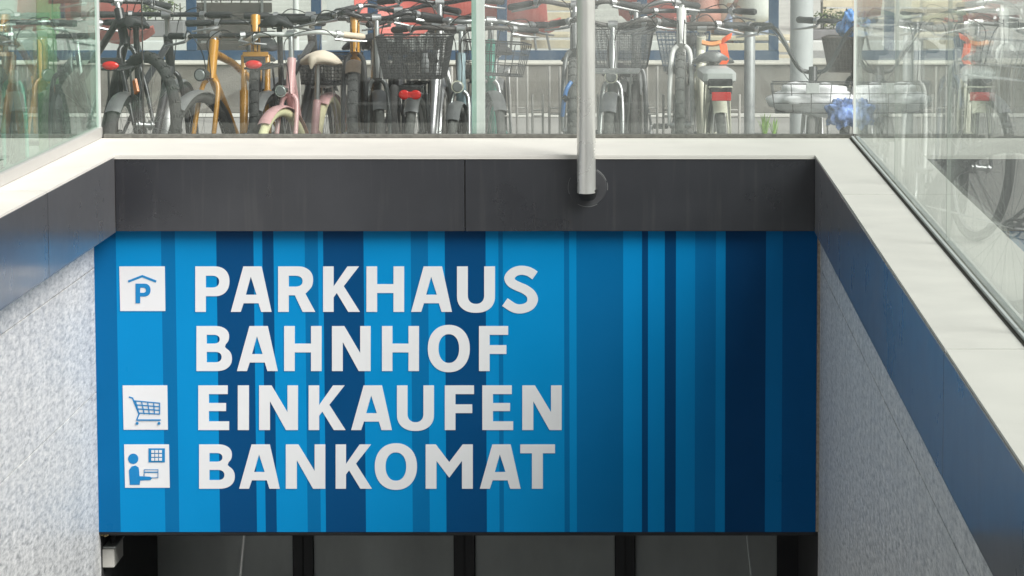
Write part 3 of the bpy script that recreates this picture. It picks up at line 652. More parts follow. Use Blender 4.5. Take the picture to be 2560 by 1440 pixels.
def parasol(px, Y, col, label, zoff=.086):
    q = at(px, 30, Y); t = thing('folded_parasol', label, 'parasol', (q.x, Y, zoff))
    b = MB(); b.tube([(0, 0, .05), (0, 0, 2.3)], .02, 12); b.done('pole', M_white, t)
    b = MB(); b.tube([(0, 0, 0), (0, 0, .06)], [.26, .24], 24); b.done('base', M_grey, t)
    b = MB(); prof = [(.35, .015), (.45, .05), (.8, .10), (1.4, .13), (2.0, .08), (2.25, .02)]; n = 24; rings = []
    for z_, r_ in prof: rings.append([b.v((r_ * (1 + .28 * math.cos(8 * 2 * math.pi * i / n)) * math.cos(2 * math.pi * i / n), r_ * (1 + .28 * math.cos(8 * 2 * math.pi * i / n)) * math.sin(2 * math.pi * i / n), z_)) for i in range(n)])
    for A, B in zip(rings, rings[1:]):
        for i in range(n): j = (i + 1) % n; b.f([A[i], A[j], B[j], B[i]])
    b.done('canopy', col, t)
M_coral = mat('coral_fabric', lin(236, 96, 84), 0.8, var=0.08); M_oran = mat('orange_fabric', lin(238, 112, 66), 0.8, var=0.1)
parasol(1315, 37.42, M_coral, 'folded coral parasol above the slatted bench')
parasol(1668, 37.42, M_oran, 'folded orange parasol behind the raised knobbly tyre')
parasol(1112, 37.42, mat('magenta_fabric', lin(190, 50, 90), 0.8), 'folded magenta parasol left of the pale glass post')
# white litter bins / boards
def board(px, Y, w_, h_, label, m=M_white, zoff=0.0):
    q = at(px, 60, Y); t = thing('advert_stand', label, 'stand', (q.x, Y, zoff))
    b = MB(); P = [(-w_ / 2 + .04, .05), (w_ / 2 - .04, .05), (w_ / 2, .09), (w_ / 2, h_ - .06), (w_ / 2 - .05, h_), (-w_ / 2 + .05, h_), (-w_ / 2, h_ - .06), (-w_ / 2, .09)]
    b.ext(P, lambda u, v, d: (u, d, v), -.02, .02); fixn(b.done('board', m, t, smooth=False))
    b = MB(); b.bbox(-w_ * .35, w_ * .35, -.14, .14, 0, .05, b=.01); b.done('foot', M_grey, t, smooth=False)
board(862, 29.01, .30, .75, 'white rounded board behind the pink bicycle')
board(900, 30.70, .30, .9, 'white rounded board between the blue posts')
board(250, 32.38, .7, .8, 'wide white board beyond the far left red chair', mat('pale_board', (0.60, 0.60, 0.58), .6))
# white posts of the terrace
for q_, lab in ((1045, 'slim white post behind the dark rear basket'), (1085, 'slim pale post left of the glass post'), (740, 'slim white post behind the white handlebar')):
    x = at(q_, 40, 32.8).x; t = thing('terrace_post', lab, 'post', (x, 32.8, 0)); b = MB(); b.tube([(0, 0, 0), (0, 0, 2.4)], .028, 14); b.done('shaft', M_white, t); b = MB(); b.tube([(0, 0, 0), (0, 0, .02)], .07, 16); b.done('foot_plate', M_steelp, t)

# big column and bollard
x = at(2004, 100, 20.0).x; t = thing('column', 'thick pale grey round column behind the wire basket bicycle', 'column', (x, 20.0, 0))
b = MB(); b.tube([(0, 0, 0), (0, 0, 4.2)], .067, 40); b.done('shaft', mat('column_paint', (0.50, 0.53, 0.53), .45, var=.04), t)
b = MB(); b.tube([(0, 0, 0), (0, 0, .03)], .13, 32); b.done('foot_plate', M_steelp, t)
x = at(1874, 200, 17.3).x; zb = at(1874, 70, 17.3).z; t = thing('bollard', 'round grey steel bollard left of the thick column', 'bollard', (x, 17.3, 0))
b = MB(); b.tube([(0, 0, 0), (0, 0, zb - .01), (0, 0, zb)], [.0275, .0275, .023], 28); b.done('tube', mat('galvanised', (0.42, 0.44, 0.44), .4, metal=.4, var=.12, vscale=25), t)
b = MB(); b.tube([(0, 0, 0), (0, 0, .012)], .07, 24); b.done('foot_plate', M_steelp, t)
x = at(122, 100, 17.0).x; t = thing('green_post', 'broad light green post behind the left glass', 'post', (x, 17.0, 0))
b = MB(); b.bbox(-.056, .056, -.03, .03, 0, 2.6, b=.006); b.done('shaft', mat('green_paint', lin(150, 196, 140), .5, var=.06), t, smooth=False)
b = MB(); b.box(-.10, .10, -.06, .06, 0, .012); b.done('foot_plate', M_steelp, t, smooth=False)
# grass tufts at the foot of the wall
for k, (q_, lab) in enumerate(((1911, 'bright green weed right of the bollard'), (1935, 'small thin weed left of the thick column'))):
    p = at(q_, 290, 22.6); t = thing('weed', lab, 'plant', (p.x, 22.6, 0)); rnd = random.Random(k); b = MB()
    for i in range(46 if k == 0 else 22):
        a = rnd.uniform(0, 6.28); h = rnd.uniform(.05, .15 if k == 0 else .12); r0 = rnd.uniform(0, .02); r1 = r0 + rnd.uniform(.005, .05)
        c_, s_ = math.cos(a), math.sin(a); ww = .0028
        b.f([b.v((r0 * c_ - ww * s_, r0 * s_ + ww * c_, 0)), b.v((r0 * c_ + ww * s_, r0 * s_ - ww * c_, 0)), b.v((r1 * c_ * .6 + ww * s_, r1 * s_ * .6, h * .7)), b.v((r1 * c_, r1 * s_, h)), b.v((r1 * c_ * .6 - ww * s_, r1 * s_ * .6, h * .7))])
    b.done('leaves', mat('weed_leaf', (0.20, 0.38, 0.04), .5), t, smooth=False)

# ------------------------------------------------------------------ bicycle rack
rk = thing('bicycle_rack', 'long galvanised bicycle rack with alternating tall and short hoops', 'rack', (0, 17.2, 0))
M_galv = mat('rack_steel', (0.66, 0.64, 0.60), .42, metal=.2, var=.1, vscale=40)
for k in range(8, 23):
    xc = at(1305, 200, 17.25).x - 16 * .163 + k * .163
    for (xo, zh, dy, wd) in ((0, at(1300, 166, 17.25).z, .05, .026), (.082, at(1300, 236, 17.10).z, -.10, .026)):
        b = MB(); rr = .0062; x = xc + xo; lean = .05 if k % 3 == 0 and x < -2.3 else 0
        b.tube([(x - wd, dy, .0), (x - wd + lean, dy, zh)], rr, 8); b.tube([(x + wd, dy, .0), (x + wd + lean, dy, zh)], rr, 8)
        b.tube([(x - wd, dy, .10), (x + wd, dy, .10)], .005, 6)
        zz = at(1300, 270, 17.25).z
        b.tube([(x - wd, dy, zz), (x + wd, dy, zz)], .004, 6); b.tube([(x - wd, dy, zz - .03), (x + wd, dy, zz - .03)], .004, 6)
        b.done('wheel_holder', M_galv, rk)
b = MB(); x0 = at(1305, 200, 17.25).x - 1.36
b.tube([(x0, .05, .02), (x0 + 2.5, .05, .02)], .016, 8); b.tube([(x0, -.10, .02), (x0 + 2.5, -.10, .02)], .016, 8)
b.done('ground_rail', M_galv, rk)

# ------------------------------------------------------------------ bicycles
M_tyre = mat('tyre_rubber', (0.052, 0.051, 0.050), .85, var=.25, vscale=50, bump=.5, bscale=120)
M_tyreg = mat('grey_dusty_tyre', (0.13, 0.128, 0.122), .9, var=.25, vscale=60, bump=.5, bscale=120)
M_cretyre = mat('cream_tyre', lin(222, 215, 175), .7, var=.06, vscale=40)
M_chrome = mat('chrome', (0.68, 0.68, 0.67), .22, metal=1.0, var=.05)
M_alu = mat('bike_aluminium', (0.55, 0.55, 0.55), .35, metal=.85, var=.06)
M_blk = mat('bike_black', (0.030, 0.030, 0.033), .35, var=.1, coat=.3)
M_blkg = mat('matt_black', (0.035, 0.035, 0.037), .65, var=.15, vscale=40)
M_refl = mat('red_reflector', lin(226, 42, 38), .15, var=.03, coat=.6)
M_orefl = mat('orange_reflector', lin(255, 140, 20), .2, var=.05, coat=.5)
M_cable = mat('cable_black', (0.02, 0.02, 0.02), .5)
M_mud = mat('silver_mudguard', (0.30, 0.30, 0.30), .35, metal=.5, var=.1)
M_whitep = mat('bike_white', (0.74, 0.74, 0.72), .25, var=.03, coat=.4)
def colm(name, rgb, rough=.28, **k): return mat(name, lin(*rgb), rough, var=.06, coat=.4, **k)

def bicycle(label, loc, yaw, pitch=0, lean=0, s=1.0, frame=M_blk, tyre=M_tyre, rim=M_alu, tw=.022, knob=False, style='diamond', fork=None, susp=False,
            bar=M_blk, zb=.98, zg=None, bw=.30, sweep=.06, riser=.0, grip=M_blkg, saddle=M_blkg, zs=.92, sw=.085, post=M_alu,
            mud=None, mudr='yes', carrier=None, reflector=None, headlight=None, steer=0, fbasket=None, rbasket=None, orange=False, bell=None, stand=True, cz=.725, rz=None,
            battery=False, cables=True, levers=M_alu, frack=False, sz=1.0, mirror=False, name='bicycle', stemm=None):
    t = thing(name, label, 'bicycle', loc, (R(lean), -R(pitch), R(yaw)), 'bicycles parked around the stair well')
    t.scale = (s, s, s)
    RW = .335; fa = Vector((1.06, 0, RW)); BB = Vector((.44, 0, .28)); HT = Vector((.865, 0, .90)); HB = Vector((.915, 0, .735))
    fork = fork or frame; zg = zb if zg is None else zg
    ax = (HT - HB).normalized()
    S = Matrix.Translation(HT) @ Matrix.Rotation(R(steer), 4, ax) @ Matrix.Translation(-HT)
    def wheel(nm, c, M):
        b = MB(M); b.circ(c, RW - .032, .010, 'y', 44, 6)
        b.tube([Vector(c) + Vector((0, -.05, 0)), Vector(c) + Vector((0, .05, 0))], .014, 10)
        for sy in (-1, 1): b.tube([Vector(c) + Vector((0, sy * .030, 0)), Vector(c) + Vector((0, sy * .036, 0))], .024, 12)
        for k in range(26):
            a = 2 * math.pi * k / 26; sy = 1 if k % 2 else -1; a2 = a + (.35 if (k // 2) % 2 else -.35)
            b.tube([Vector(c) + Vector((math.cos(a2) * .022, sy * .032, math.sin(a2) * .022)), Vector(c) + Vector((math.cos(a) * (RW - .04), 0, math.sin(a) * (RW - .04)))], .0011, 3, cap=False)
        w_ = b.done(nm, rim, t)
        b = MB(M); b.circ(c, RW - tw * .75, tw, 'y', 56, 10)
        if knob:
            for k in range(64):
                a = 2 * math.pi * k / 64
                for yy in (-.62, -.2, .2, .62):
                    if (k + int(yy * 10)) % 2: continue
                    rr = RW - tw * .75 + tw * math.sqrt(max(0, 1 - yy * yy)); p = Vector(c) + Vector((math.cos(a) * rr, yy * tw, math.sin(a) * rr))
                    b.box(-.004, .004, -.0035, .0035, -.007, .007, Matrix.Rotation(-a, 3, 'Y'), p)
        b.done('tyre', tyre, w_)
        if orange:
            for a in (1.9, 5.0):
                b = MB(M); p = Vector(c) + Vector((math.cos(a) * .20, 0, math.sin(a) * .20)); b.box(-.018, .018, -.006, .006, -.033, .033, Matrix.Rotation(-a + math.pi / 2, 3, 'Y'), p); b.done('spoke_reflector', M_orefl, w_)
        return w_
    wheel('rear_wheel', (0, 0, RW), None); wheel('front_wheel', fa, S)
    # frame
    b = MB(); tr = .021 if style == 'step' else .0175
    ST = BB + (Vector((.27, 0, .66)) - BB)
    if style == 'diamond':
        b.tube([HT - ax * .03, ST], tr, 10); b.tube([HB + ax * .02, BB], tr * 1.25, 10); b.tube([BB, ST + (ST - BB).normalized() * .04], tr, 10)
        sst = ST - (ST - BB) * .06
    elif style == 'mtb':
        b.tube([HT - ax * .05, (.62, 0, .79), ST], [tr * 1.2, tr, tr], 10); b.tube([HB + ax * .02, (.70, 0, .55), BB], [tr * 1.3, tr * 1.25, tr * 1.25], 10); b.tube([BB, ST + (ST - BB).normalized() * .05], tr, 10)
        sst = ST - (ST - BB) * .15
    else:   # step through
        b.tube(spline([HT - ax * .06, (.74, 0, .60), (.58, 0, .42), (.40, 0, .40)], 6), tr, 10); b.tube(spline([HB + ax * .015, (.72, 0, .45), (.57, 0, .31), BB], 6), tr * 1.2, 10)
        b.tube([BB, (.29, 0, .66)], tr, 10); sst = Vector((.33, 0, .51)); ST = Vector((.29, 0, .66))
    for sy in (-1, 1):
        b.tube([sst, (.16, sy * .045, RW + (sst.z - RW) * .5), (0, sy * .065, RW)], [.010, .008, .008], 8); b.tube([BB, (.34, sy * .04, .29), (0, sy * .065, RW)], [.012, .010, .009], 8)
    b.tube([HB - ax * .005, HT + ax * .01], .023, 12); b.tube([BB + Vector((0, -.04, 0)), BB + Vector((0, .04, 0))], .024, 12)
    b.done('frame', frame, t)
    # fork
    b = MB(S); cr = HB - ax * .02
    if susp:
        b.box(-.018, .022, -.060, .060, -.012, .010, Matrix.Rotation(R(-17), 3, 'Y'), cr)
        for sy in (-1, 1):
            mid = cr.lerp(Vector((fa.x - .02, 0, fa.z)), .45); b.tube([cr + Vector((0, sy * .055, 0)), mid + Vector((0, sy * .055, 0))], .014, 10); b.tube([mid + Vector((0, sy * .055, 0)), (fa.x, sy * .055, fa.z)], .020, 10)
    else:
        for sy in (-1, 1): b.tube(spline([cr + Vector((0, sy * .018, .01)), cr + Vector((.01, sy * .042, -.03)), (1.0, sy * .052, .52), (fa.x, sy * .052, fa.z)], 4), [.012] * 9 + [.0105, .010, .009, .008], 10)
    b.done('fork', fork, t)
    # stem + handlebar
    xb = HT.x - .02
    if stemm is None: stemm = M_alu
    hb = MB(S); zc = zb
    b = MB(S); b.tube([HT, (HT.x - .008, 0, min(zc, HT.z + .5) - .02), (xb + .0, 0, zc)], [.014, .013, .016], 10) if zc > HT.z - .03 else b.tube([HT, (xb, 0, HT.z + .03), (xb + .03, 0, zc)], .014, 10)
    b.tube([(xb, -.022, zc), (xb, .022, zc)], .022, 12); b.done('stem', stemm, t)
    P = []
    for sgn in (-1, 1):
        half = [(xb, sgn * .03, zc), (xb + .01, sgn * bw * .22, zc + riser * .2 + (zg - zc) * .15), (xb + .01, sgn * bw * .50, zg + riser * .9), (xb - sweep * .35, sgn * bw * .74, zg + riser * .5), (xb - sweep, sgn * bw, zg)]
        P.append(half)
    path = spline(P[0][::-1] + P[1], 5)
    hb.tube(path, .0115, 10); h = hb.done('handlebar', bar, t)
    for sgn, half in ((-1, P[0]), (1, P[1])):
        p0, p1 = Vector(half[-2]), Vector(half[-1]); d = (p1 - p0).normalized(); e = p1 + d * .02; st = p1 - d * .105
        b = MB(S); b.tube([st, st.lerp(e, .1), st.lerp(e, .5), st.lerp(e, .92), e], [.014, .0165, .0155, .017, .013], 10); b.done('grip', grip, h)
        b = MB(S); q = st - d * .03; b.tube([q + Vector((0, 0, -.012)), q + Vector((.035, 0, -.025)), q + Vector((.05, sgn * .05, -.035)) - Vector((sweep * .3, 0, 0)), q + Vector((.045, sgn * .12, -.045)) - Vector((sweep * .8, 0, 0))], [.010, .008, .006, .005], 6); b.tube([q - d * .012, q + d * .012], .018, 8)
        b.done('brake_lever', levers, h)
        if cables:
            b = MB(S); b.tube(spline([q + Vector((.03, 0, -.02)), q + Vector((.10, -sgn * .05, .03)), (HT.x + .13, sgn * .03, zc - .02), (HT.x + .09, sgn * .015, HT.z - .06), (HB.x + .02, sgn * .01, HB.z)], 6), .0026, 5); b.done('cable', M_cable, h)
    if bell: b = MB(S); b.ell((xb + .01, .09, max(zc, zg) + .02), (.028, .028, .020), 14, 8); b.done('bell', bell, h)
    # saddle
    top = ST + Vector((-.03, 0, zs - ST.z - .04))
    b = MB(); b.tube([ST, Vector((top.x, 0, top.z + .01))], .0135, 10); b.done('seatpost', post, t)
    b = MB(); N = 14; xs_ = [-.13, -.11, -.07, -.02, .03, .08, .12, .145]; wd = [.35, .75, 1.0, .85, .50, .30, .22, .10]; rings = []
    for k, (x_, f_) in enumerate(zip(xs_, wd)):
        hw_ = sw * f_; zz = zs + (.012 if x_ < -.05 else 0) - (.018 if x_ > .13 else 0); ring = []
        for i in range(N):
            a = 2 * math.pi * i / N; yy = math.cos(a) * hw_; sn = math.sin(a)
            ring.append(b.v((top.x + x_ + .01, yy, zz - .02 + (sn * .020 if sn > 0 else sn * .028 * sz) - (yy / max(sw, .01)) ** 2 * .035 * sz)))
        rings.append(ring)
    for A, B_ in zip(rings, rings[1:]):
        for i in range(N): j = (i + 1) % N; b.f([A[i], A[j], B_[j], B_[i]])
    b.f(rings[0][::-1]); b.f(rings[-1]); sd_ = fixn(b.done('saddle', saddle, t, ang=60))
    b = MB()
    for sy in (-1, 1): b.tube([(top.x - .07, sy * .035, zs - .03), (top.x - .03, sy * .022, zs - .055), (top.x + .05, sy * .018, zs - .055), (top.x + .11, sy * .01, zs - .03)], .0035, 6)
    b.done('saddle_rail', M_chrome, sd_)
    # drive
    b = MB(); b.circ(BB + Vector((0, -.05, 0)), .078, .004, 'y', 26, 6)
    for k in range(5): a = k * 1.2566; b.tube([BB + Vector((0, -.05, 0)), BB + Vector((math.cos(a) * .078, -.05, math.sin(a) * .078))], .006, 5)
    b.tube([BB + Vector((.0, -.066, .0)), BB + Vector((.12, -.066, -.11))], .010, 7); b.tube([BB + Vector((.0, .06, .0)), BB + Vector((-.12, .066, .11))], .010, 7)
    b.tube([BB + Vector((0, -.07, 0)), BB + Vector((0, .065, 0))], .010, 8); cs = b.done('crankset', M_alu, t)
    for (sx_, sy, sz_) in ((.12, -1, -.11), (-.12, 1, .11)):
        b = MB(); p = BB + Vector((sx_, sy * .115, sz_)); b.bbox(p.x - .035, p.x + .035, p.y - .04, p.y + .04, p.z - .012, p.z + .012, b=.004); b.done('pedal', M_blkg, cs)
    b = MB()
    for zz in (1, -1): b.tube([BB + Vector((0, -.05, .078 * zz)), (0, -.05, RW + .035 * zz)], .0032, 5)
    b.circ((0, -.05, RW), .035, .005, 'y', 16, 5); b.done('chain', M_blkg, t)
    if mud:
        b = MB()
        b.strip_arc((0, 0, RW), RW + .018, tw + .010, .0015, 60, 195 if mudr == 'yes' else 128); r_ = b.done('rear_mudguard', mud, t)
        b = MB()
        for sy in (-1, 1): b.tube([(0, sy * .065, RW), (math.cos(R(165)) * (RW + .015), sy * (tw + .008), RW + math.sin(R(165)) * (RW + .015))], .0022, 5)
        b.done('mudguard_stay', M_alu, r_)
        b = MB(S); b.strip_arc(tuple(fa), RW + .018, tw + .010, .0015, 52, 172); r_ = b.done('front_mudguard', mud, t)
        b = MB(S)
        for sy in (-1, 1): b.tube([(fa.x, sy * .055, RW), (fa.x + math.cos(R(160)) * (RW + .015), sy * (tw + .008), RW + math.sin(R(160)) * (RW + .015))], .0022, 5)
        b.done('mudguard_stay', M_alu, r_)
    if carrier:
        b = MB(); zc_ = cz
        for sy in (-1, 1):
            b.tube([(.24, sy * .035, zc_), (-.20, sy * .05, zc_), (-.22, 0, zc_)], .0055, 7); b.tube([(-.08, sy * .05, zc_), (0, sy * .068, RW + .02)], .005, 6); b.tube([(.12, sy * .045, zc_), (0, sy * .068, RW + .02)], .005, 6)
        for x_ in (-.18, -.06, .06, .18): b.tube([(x_, -.045, zc_), (x_, .045, zc_)], .004, 6)
        b.tube([(.05, 0, zc_ + .012), (-.16, 0, zc_ + .012)], .005, 6); b.done('rear_carrier', carrier, t)
    if reflector:
        x_ = -.235; z_ = RW * 2 + .03 if rz is None else rz; b = MB()
        if reflector == 'double':
            for sy in (-1, 1): b.ell((x_, sy * .026, z_ - .012), (.008, .026, .022), 18, 10)
            b.bbox(x_ - .005, x_ + .008, -.03, .03, z_ - .026, z_ + .002, b=.003)
        elif reflector == 'bar': b.bbox(x_ - .008, x_ + .010, -.044, .044, z_ - .035, z_ + .005, b=.003)
        else: b.ell((x_, 0, z_ - .01), (.014, .040, .020), 16, 8, lambda d: 1.0)
        b.done('reflector', M_refl, t)
        b = MB(); b.bbox(x_ + .012, x_ + .03, -.05, .05, z_ - .005, z_ + .025, b=.003); b.done('lamp_bracket', M_blkg, t)
    if battery:
        zc_ = cz + .007; b = MB(); b.bbox(-.17, .20, -.075, .075, zc_ + .002, zc_ + .072, b=.018); b.done('battery_pack', mat('battery_silver', (0.60, 0.61, 0.60), .35, var=.04), t)
        b = MB(); b.bbox(-.19, -.171, -.055, .055, zc_ - .02, zc_ + .03, b=.004); b.done('battery_lock', M_blkg, t)
    if headlight:
        b = MB(S); c = Vector((HB.x + .085, 0, HB.z + .02)); b.tube([c + Vector((-.045, 0, 0)), c + Vector((-.01, 0, 0)), c + Vector((.03, 0, 0))], [.016, .027, .031], 18); b.tube([c + Vector((-.03, 0, -.01)), (HB.x, 0, HB.z)], .006, 6)
        hl = b.done('headlight', headlight, t); b = MB(S); b.tube([c + Vector((.0305, 0, 0)), c + Vector((.034, 0, 0))], [.026, .022], 18); b.done('lens', mat('lamp_lens', (.22, .23, .23), .08, coat=1.0), hl)
    def basket(nm, M, cx, cz, lx, ly, h, mt, dense, tap=.85, filled=False):
        b = MB(M); nz_ = 8 if dense else 3; nx = 14 if dense else 4
        rw = .0016 if dense else .0022
        def ringz(u):
            k = tap + (1 - tap) * u; return [(cx - lx * k, -ly * k, cz + h * u), (cx + lx * k, -ly * k, cz + h * u), (cx + lx * k, ly * k, cz + h * u), (cx - lx * k, ly * k, cz + h * u)]
        for i in range(nz_ + 1): b.tube(ringz(i / nz_), rw if 0 < i < nz_ else .004, 5, closed=True)
        r0, r1 = ringz(0), ringz(1)
        for i in range(4):
            j = (i + 1) % 4
            for k in range(nx): u = k / nx; b.tube([Vector(r0[i]).lerp(Vector(r0[j]), u), Vector(r1[i]).lerp(Vector(r1[j]), u)], rw, 4)
        for k in range(1, nx): u = k / nx; b.tube([Vector(r0[0]).lerp(Vector(r0[1]), u), Vector(r0[3]).lerp(Vector(r0[2]), u)], rw, 4); b.tube([Vector(r0[0]).lerp(Vector(r0[3]), u), Vector(r0[1]).lerp(Vector(r0[2]), u)], rw, 4)
        o = b.done(nm, mt, t)
        if filled:
            b = MB(M); q0, q1 = ringz(.0), ringz(.97); e = .004
            for i in range(4):
                j = (i + 1) % 4; b.quad(q0[i], q0[j], q1[j], q1[i])
            b.quad(q0[3], q0[2], q0[1], q0[0]); b.done('mesh_lining', filled, o, smooth=False)
        return o
    if fbasket: basket('front_basket', S, *fbasket)
    if rbasket: basket('rear_basket', None, *rbasket)
    if frack:
        b = MB(S); z_ = RW * 2 + .115
        for y_ in (-.13, -.08, -.03, .03, .08, .13): b.tube([(.95, y_, z_), (1.22, y_, z_)], .005, 6)
        for x_ in (.95, 1.08, 1.22): b.tube([(x_, -.13, z_), (x_, .13, z_)], .006, 6)
        for sy in (-1, 1): b.tube([(1.16, sy * .10, z_), (fa.x, sy * .06, fa.z)], .005, 6)
        b.done('front_carrier', M_alu, t)
    if stand: b = MB(); b.tube([BB + Vector((-.05, .05, -.02)), BB + Vector((-.12, .16, -.26))], .008, 7); b.done('kickstand', M_alu, t)
    return t

def rear_at(px, Y, z=0.0): q = at(px, 200, Y); return (q.x, Y, z)
def front_at(px, Y, yaw, s=1.0, z=0.0):
    q = at(px, 200, Y); return (q.x - 1.06 * s * math.cos(R(yaw)), Y - 1.06 * s * math.sin(R(yaw)), z)
def span(near, far, Y, kind, s=1.0):
    n_ = at(near, 200, Y); L_ = 1.06 * s; Y2 = Y + L_ * .9
    for _ in range(30):
        X2 = at(far, 200, Y2).x; d = math.hypot(X2 - n_.x, Y2 - Y); Y2 = Y + (Y2 - Y) * L_ / d
    X2 = at(far, 200, Y2).x
    if kind == 'rear': return (n_.x, Y, 0), math.degrees(math.atan2(Y2 - Y, X2 - n_.x))
    return (X2, Y2, 0), math.degrees(math.atan2(Y - Y2, n_.x - X2))
M_gold = colm('gold_paint', (206, 146, 50)); M_pink = colm('pink_paint', (226, 178, 178)); M_bluewhite = colm('pale_blue_paint', (176, 198, 206)); M_teal = colm('teal_paint', (80, 170, 150))
M_greyp = colm('grey_paint', (120, 122, 122)); M_creamp = colm('cream_paint', (226, 224, 205)); M_brownbar = mat('grey_brown_bar', (0.10, 0.09, 0.085), .45)
M_meshlin = None
def mesh_mat(name, col, op=.55):
    m = bpy.data.materials.new(name); m.use_nodes = True; n = m.node_tree.nodes; l = m.node_tree.links; p = n['Principled BSDF']; p.inputs['Base Color'].default_value = col; p.inputs['Roughness'].default_value = .6
    tc = n.new('ShaderNodeTexCoord'); mp = n.new('ShaderNodeMapping'); mp.inputs['Rotation'].default_value = (R(45), R(45), R(45)); l.new(tc.outputs['Object'], mp.inputs[0])
    ck = n.new('ShaderNodeTexChecker'); ck.inputs['Scale'].default_value = 210; l.new(mp.outputs[0], ck.inputs[0])
    tr = n.new('ShaderNodeBsdfTransparent'); ms = n.new('ShaderNodeMixShader'); mr = n.new('ShaderNodeMapRange'); mr.inputs[3].default_value = op - .18; mr.inputs[4].default_value = op + .18
    l.new(ck.outputs['Fac'], mr.inputs[0]); l.new(mr.outputs[0], ms.inputs[0]); l.new(tr.outputs[0], ms.inputs[1]); l.new(p.outputs[0], ms.inputs[2]); l.new(ms.outputs[0], n['Material Output'].inputs[0])
    return m
M_mesh = mesh_mat('wire_mesh_dark', (0.06, 0.06, 0.065, 1), .52); M_meshg = mesh_mat('wire_mesh_grey', (0.25, 0.26, 0.26, 1), .45)

# --- from left to right
bicycle('black bicycle with red oval reflector and grey mudguard, leftmost behind the back glass', *span(309, 445, 15.91, 'rear'), tw=.027, mud=M_mud, mudr='short', saddle=M_blkg, zs=1.02, zb=1.01, bw=.31, sweep=.03, reflector='oval', cz=.80, rz=.83, carrier=M_blkg, post=M_blk, orange=False, s=1.0)
bicycle('black bicycle seen at an angle with orange spoke reflectors', *span(372, 180, 15.84, 'front'), pitch=11, tw=.027, knob=True, orange=True, zb=.95, bw=.30, steer=8, fork=M_blk, rim=M_alu, mud=None, stand=False)
bicycle('golden bicycle turned to the left with black lamp and silver mudguard', *span(500, 690, 16.04, 'front'), frame=M_gold, fork=M_gold, tw=.024, mud=M_mud, mudr='s', zb=.93, bw=.26, riser=.0, headlight=M_blkg, style='mtb', saddle=M_blkg, zs=.88, steer=-6)
bicycle('golden mountain bicycle with suspension fork, raised front wheel facing the glass', *span(637, 648, 15.99, 'front'), pitch=8, frame=M_gold, susp=True, fork=M_gold, tw=.024, knob=True, style='mtb', zb=.88, bw=.31, sweep=.03, zs=.80, stand=False)
bicycle('black bicycle with red oval reflector, directly left of the pink bicycle', *span(667, 805, 15.99, 'rear'), tw=.025, mud=M_mud, mudr='short', zs=1.02, zb=1.0, bw=.31, sweep=.02, reflector='oval', cz=.80, rz=.83, carrier=M_blkg, post=M_blk)
bicycle('pink step-through bicycle with cream tyres, cream saddle and white handlebar', *span(697, 822, 15.72, 'front'), frame=M_pink, fork=M_pink, tyre=M_cretyre, tw=.024, mud=M_pink, style='step', bar=M_whitep, zb=1.03, zg=1.0, riser=.04, bw=.31, sweep=.16,
        grip=mat('cream_grip', lin(232, 212, 190), .6), saddle=mat('cream_leather', lin(240, 226, 206), .5, var=.04), zs=.905, sw=.118, s=.92, sz=1.3, headlight=M_chrome, carrier=M_alu, levers=M_alu, steer=-10,
        rbasket=(-.05, .735, .17, .14, .15, M_blkg, True, .9, M_mesh))
bicycle('golden bicycle with black bar behind the pink one, raised front wheel', *span(884, 898, 15.94, 'front'), pitch=8, frame=M_gold, tw=.026, knob=True, style='mtb', zb=.90, bw=.31, fork=M_blkg, mud=mat('brown_mudguard', (0.14, 0.10, 0.07), .5), zs=.86, stand=False)
bicycle('grey bicycle with long silver mudguard left of the dark basket', *span(946, 930, 16.05, 'front'), frame=M_greyp, tw=.022, tyre=M_tyreg, mud=M_mud, zb=1.01, bw=.29, sweep=.10, riser=.03, zs=.90)
bicycle('silver bicycle with large dark rear basket and double red reflector', *span(1040, 1105, 15.89, 'rear'), frame=M_alu, tw=.022, tyre=M_tyreg, mud=M_alu, mudr='short', style='step', bar=M_brownbar, zb=.96, zg=.97, riser=.03, bw=.30, sweep=.17, saddle=M_blkg, zs=.86, reflector='double', carrier=M_blkg,
        rbasket=(-.02, .757, .15, .165, .19, M_blkg, True, .80, M_mesh), bell=M_chrome)
bicycle('pale blue bicycle with round cream headlamp left of the glass post', *span(1138, 1200, 15.81, 'front'), frame=M_bluewhite, fork=M_alu, tw=.024, tyre=M_tyreg, mud=M_mud, style='step', bar=M_brownbar, zb=1.03, zg=1.02, riser=.02, bw=.35, s=.94, sweep=.14, headlight=M_creamp, zs=.80, saddle=M_blkg, bell=M_teal, carrier=M_alu)
bicycle('teal bicycle with black wire front basket right of the glass post', *span(1222, 1245, 16.01, 'front'), frame=M_teal, fork=M_alu, tw=.021, tyre=M_tyreg, mud=M_mud, style='step', bar=M_alu, zb=1.00, zg=.99, bw=.29, sweep=.12, zs=.86, steer=12,
        fbasket=(1.02, .76, .11, .15, .15, M_blkg, False, .8), carrier=M_alu)
bicycle('dark bicycle with knobbly tyre right behind the steel strut', *span(1434, 1446, 15.94, 'front'), pitch=9, frame=M_greyp, fork=M_greyp, tw=.025, tyre=M_tyreg, knob=True, susp=False, style='mtb', bar=M_brownbar, zb=.95, bw=.30, sweep=.06, riser=.02, zs=.80, stand=False)
bicycle('silver city bicycle with front carrier right of the steel strut', *span(1527, 1552, 15.89, 'front'), frame=M_alu, fork=M_alu, tw=.024, tyre=M_tyreg, mud=M_alu, style='step', bar=M_brownbar, zb=.985, zg=.985, riser=.03, bw=.29, sweep=.14, frack=True, zs=.76, headlight=M_creamp, carrier=M_alu, stemm=M_alu,
        rbasket=(-.02, .745, .14, .16, .19, M_blkg, True, .8, M_meshg))
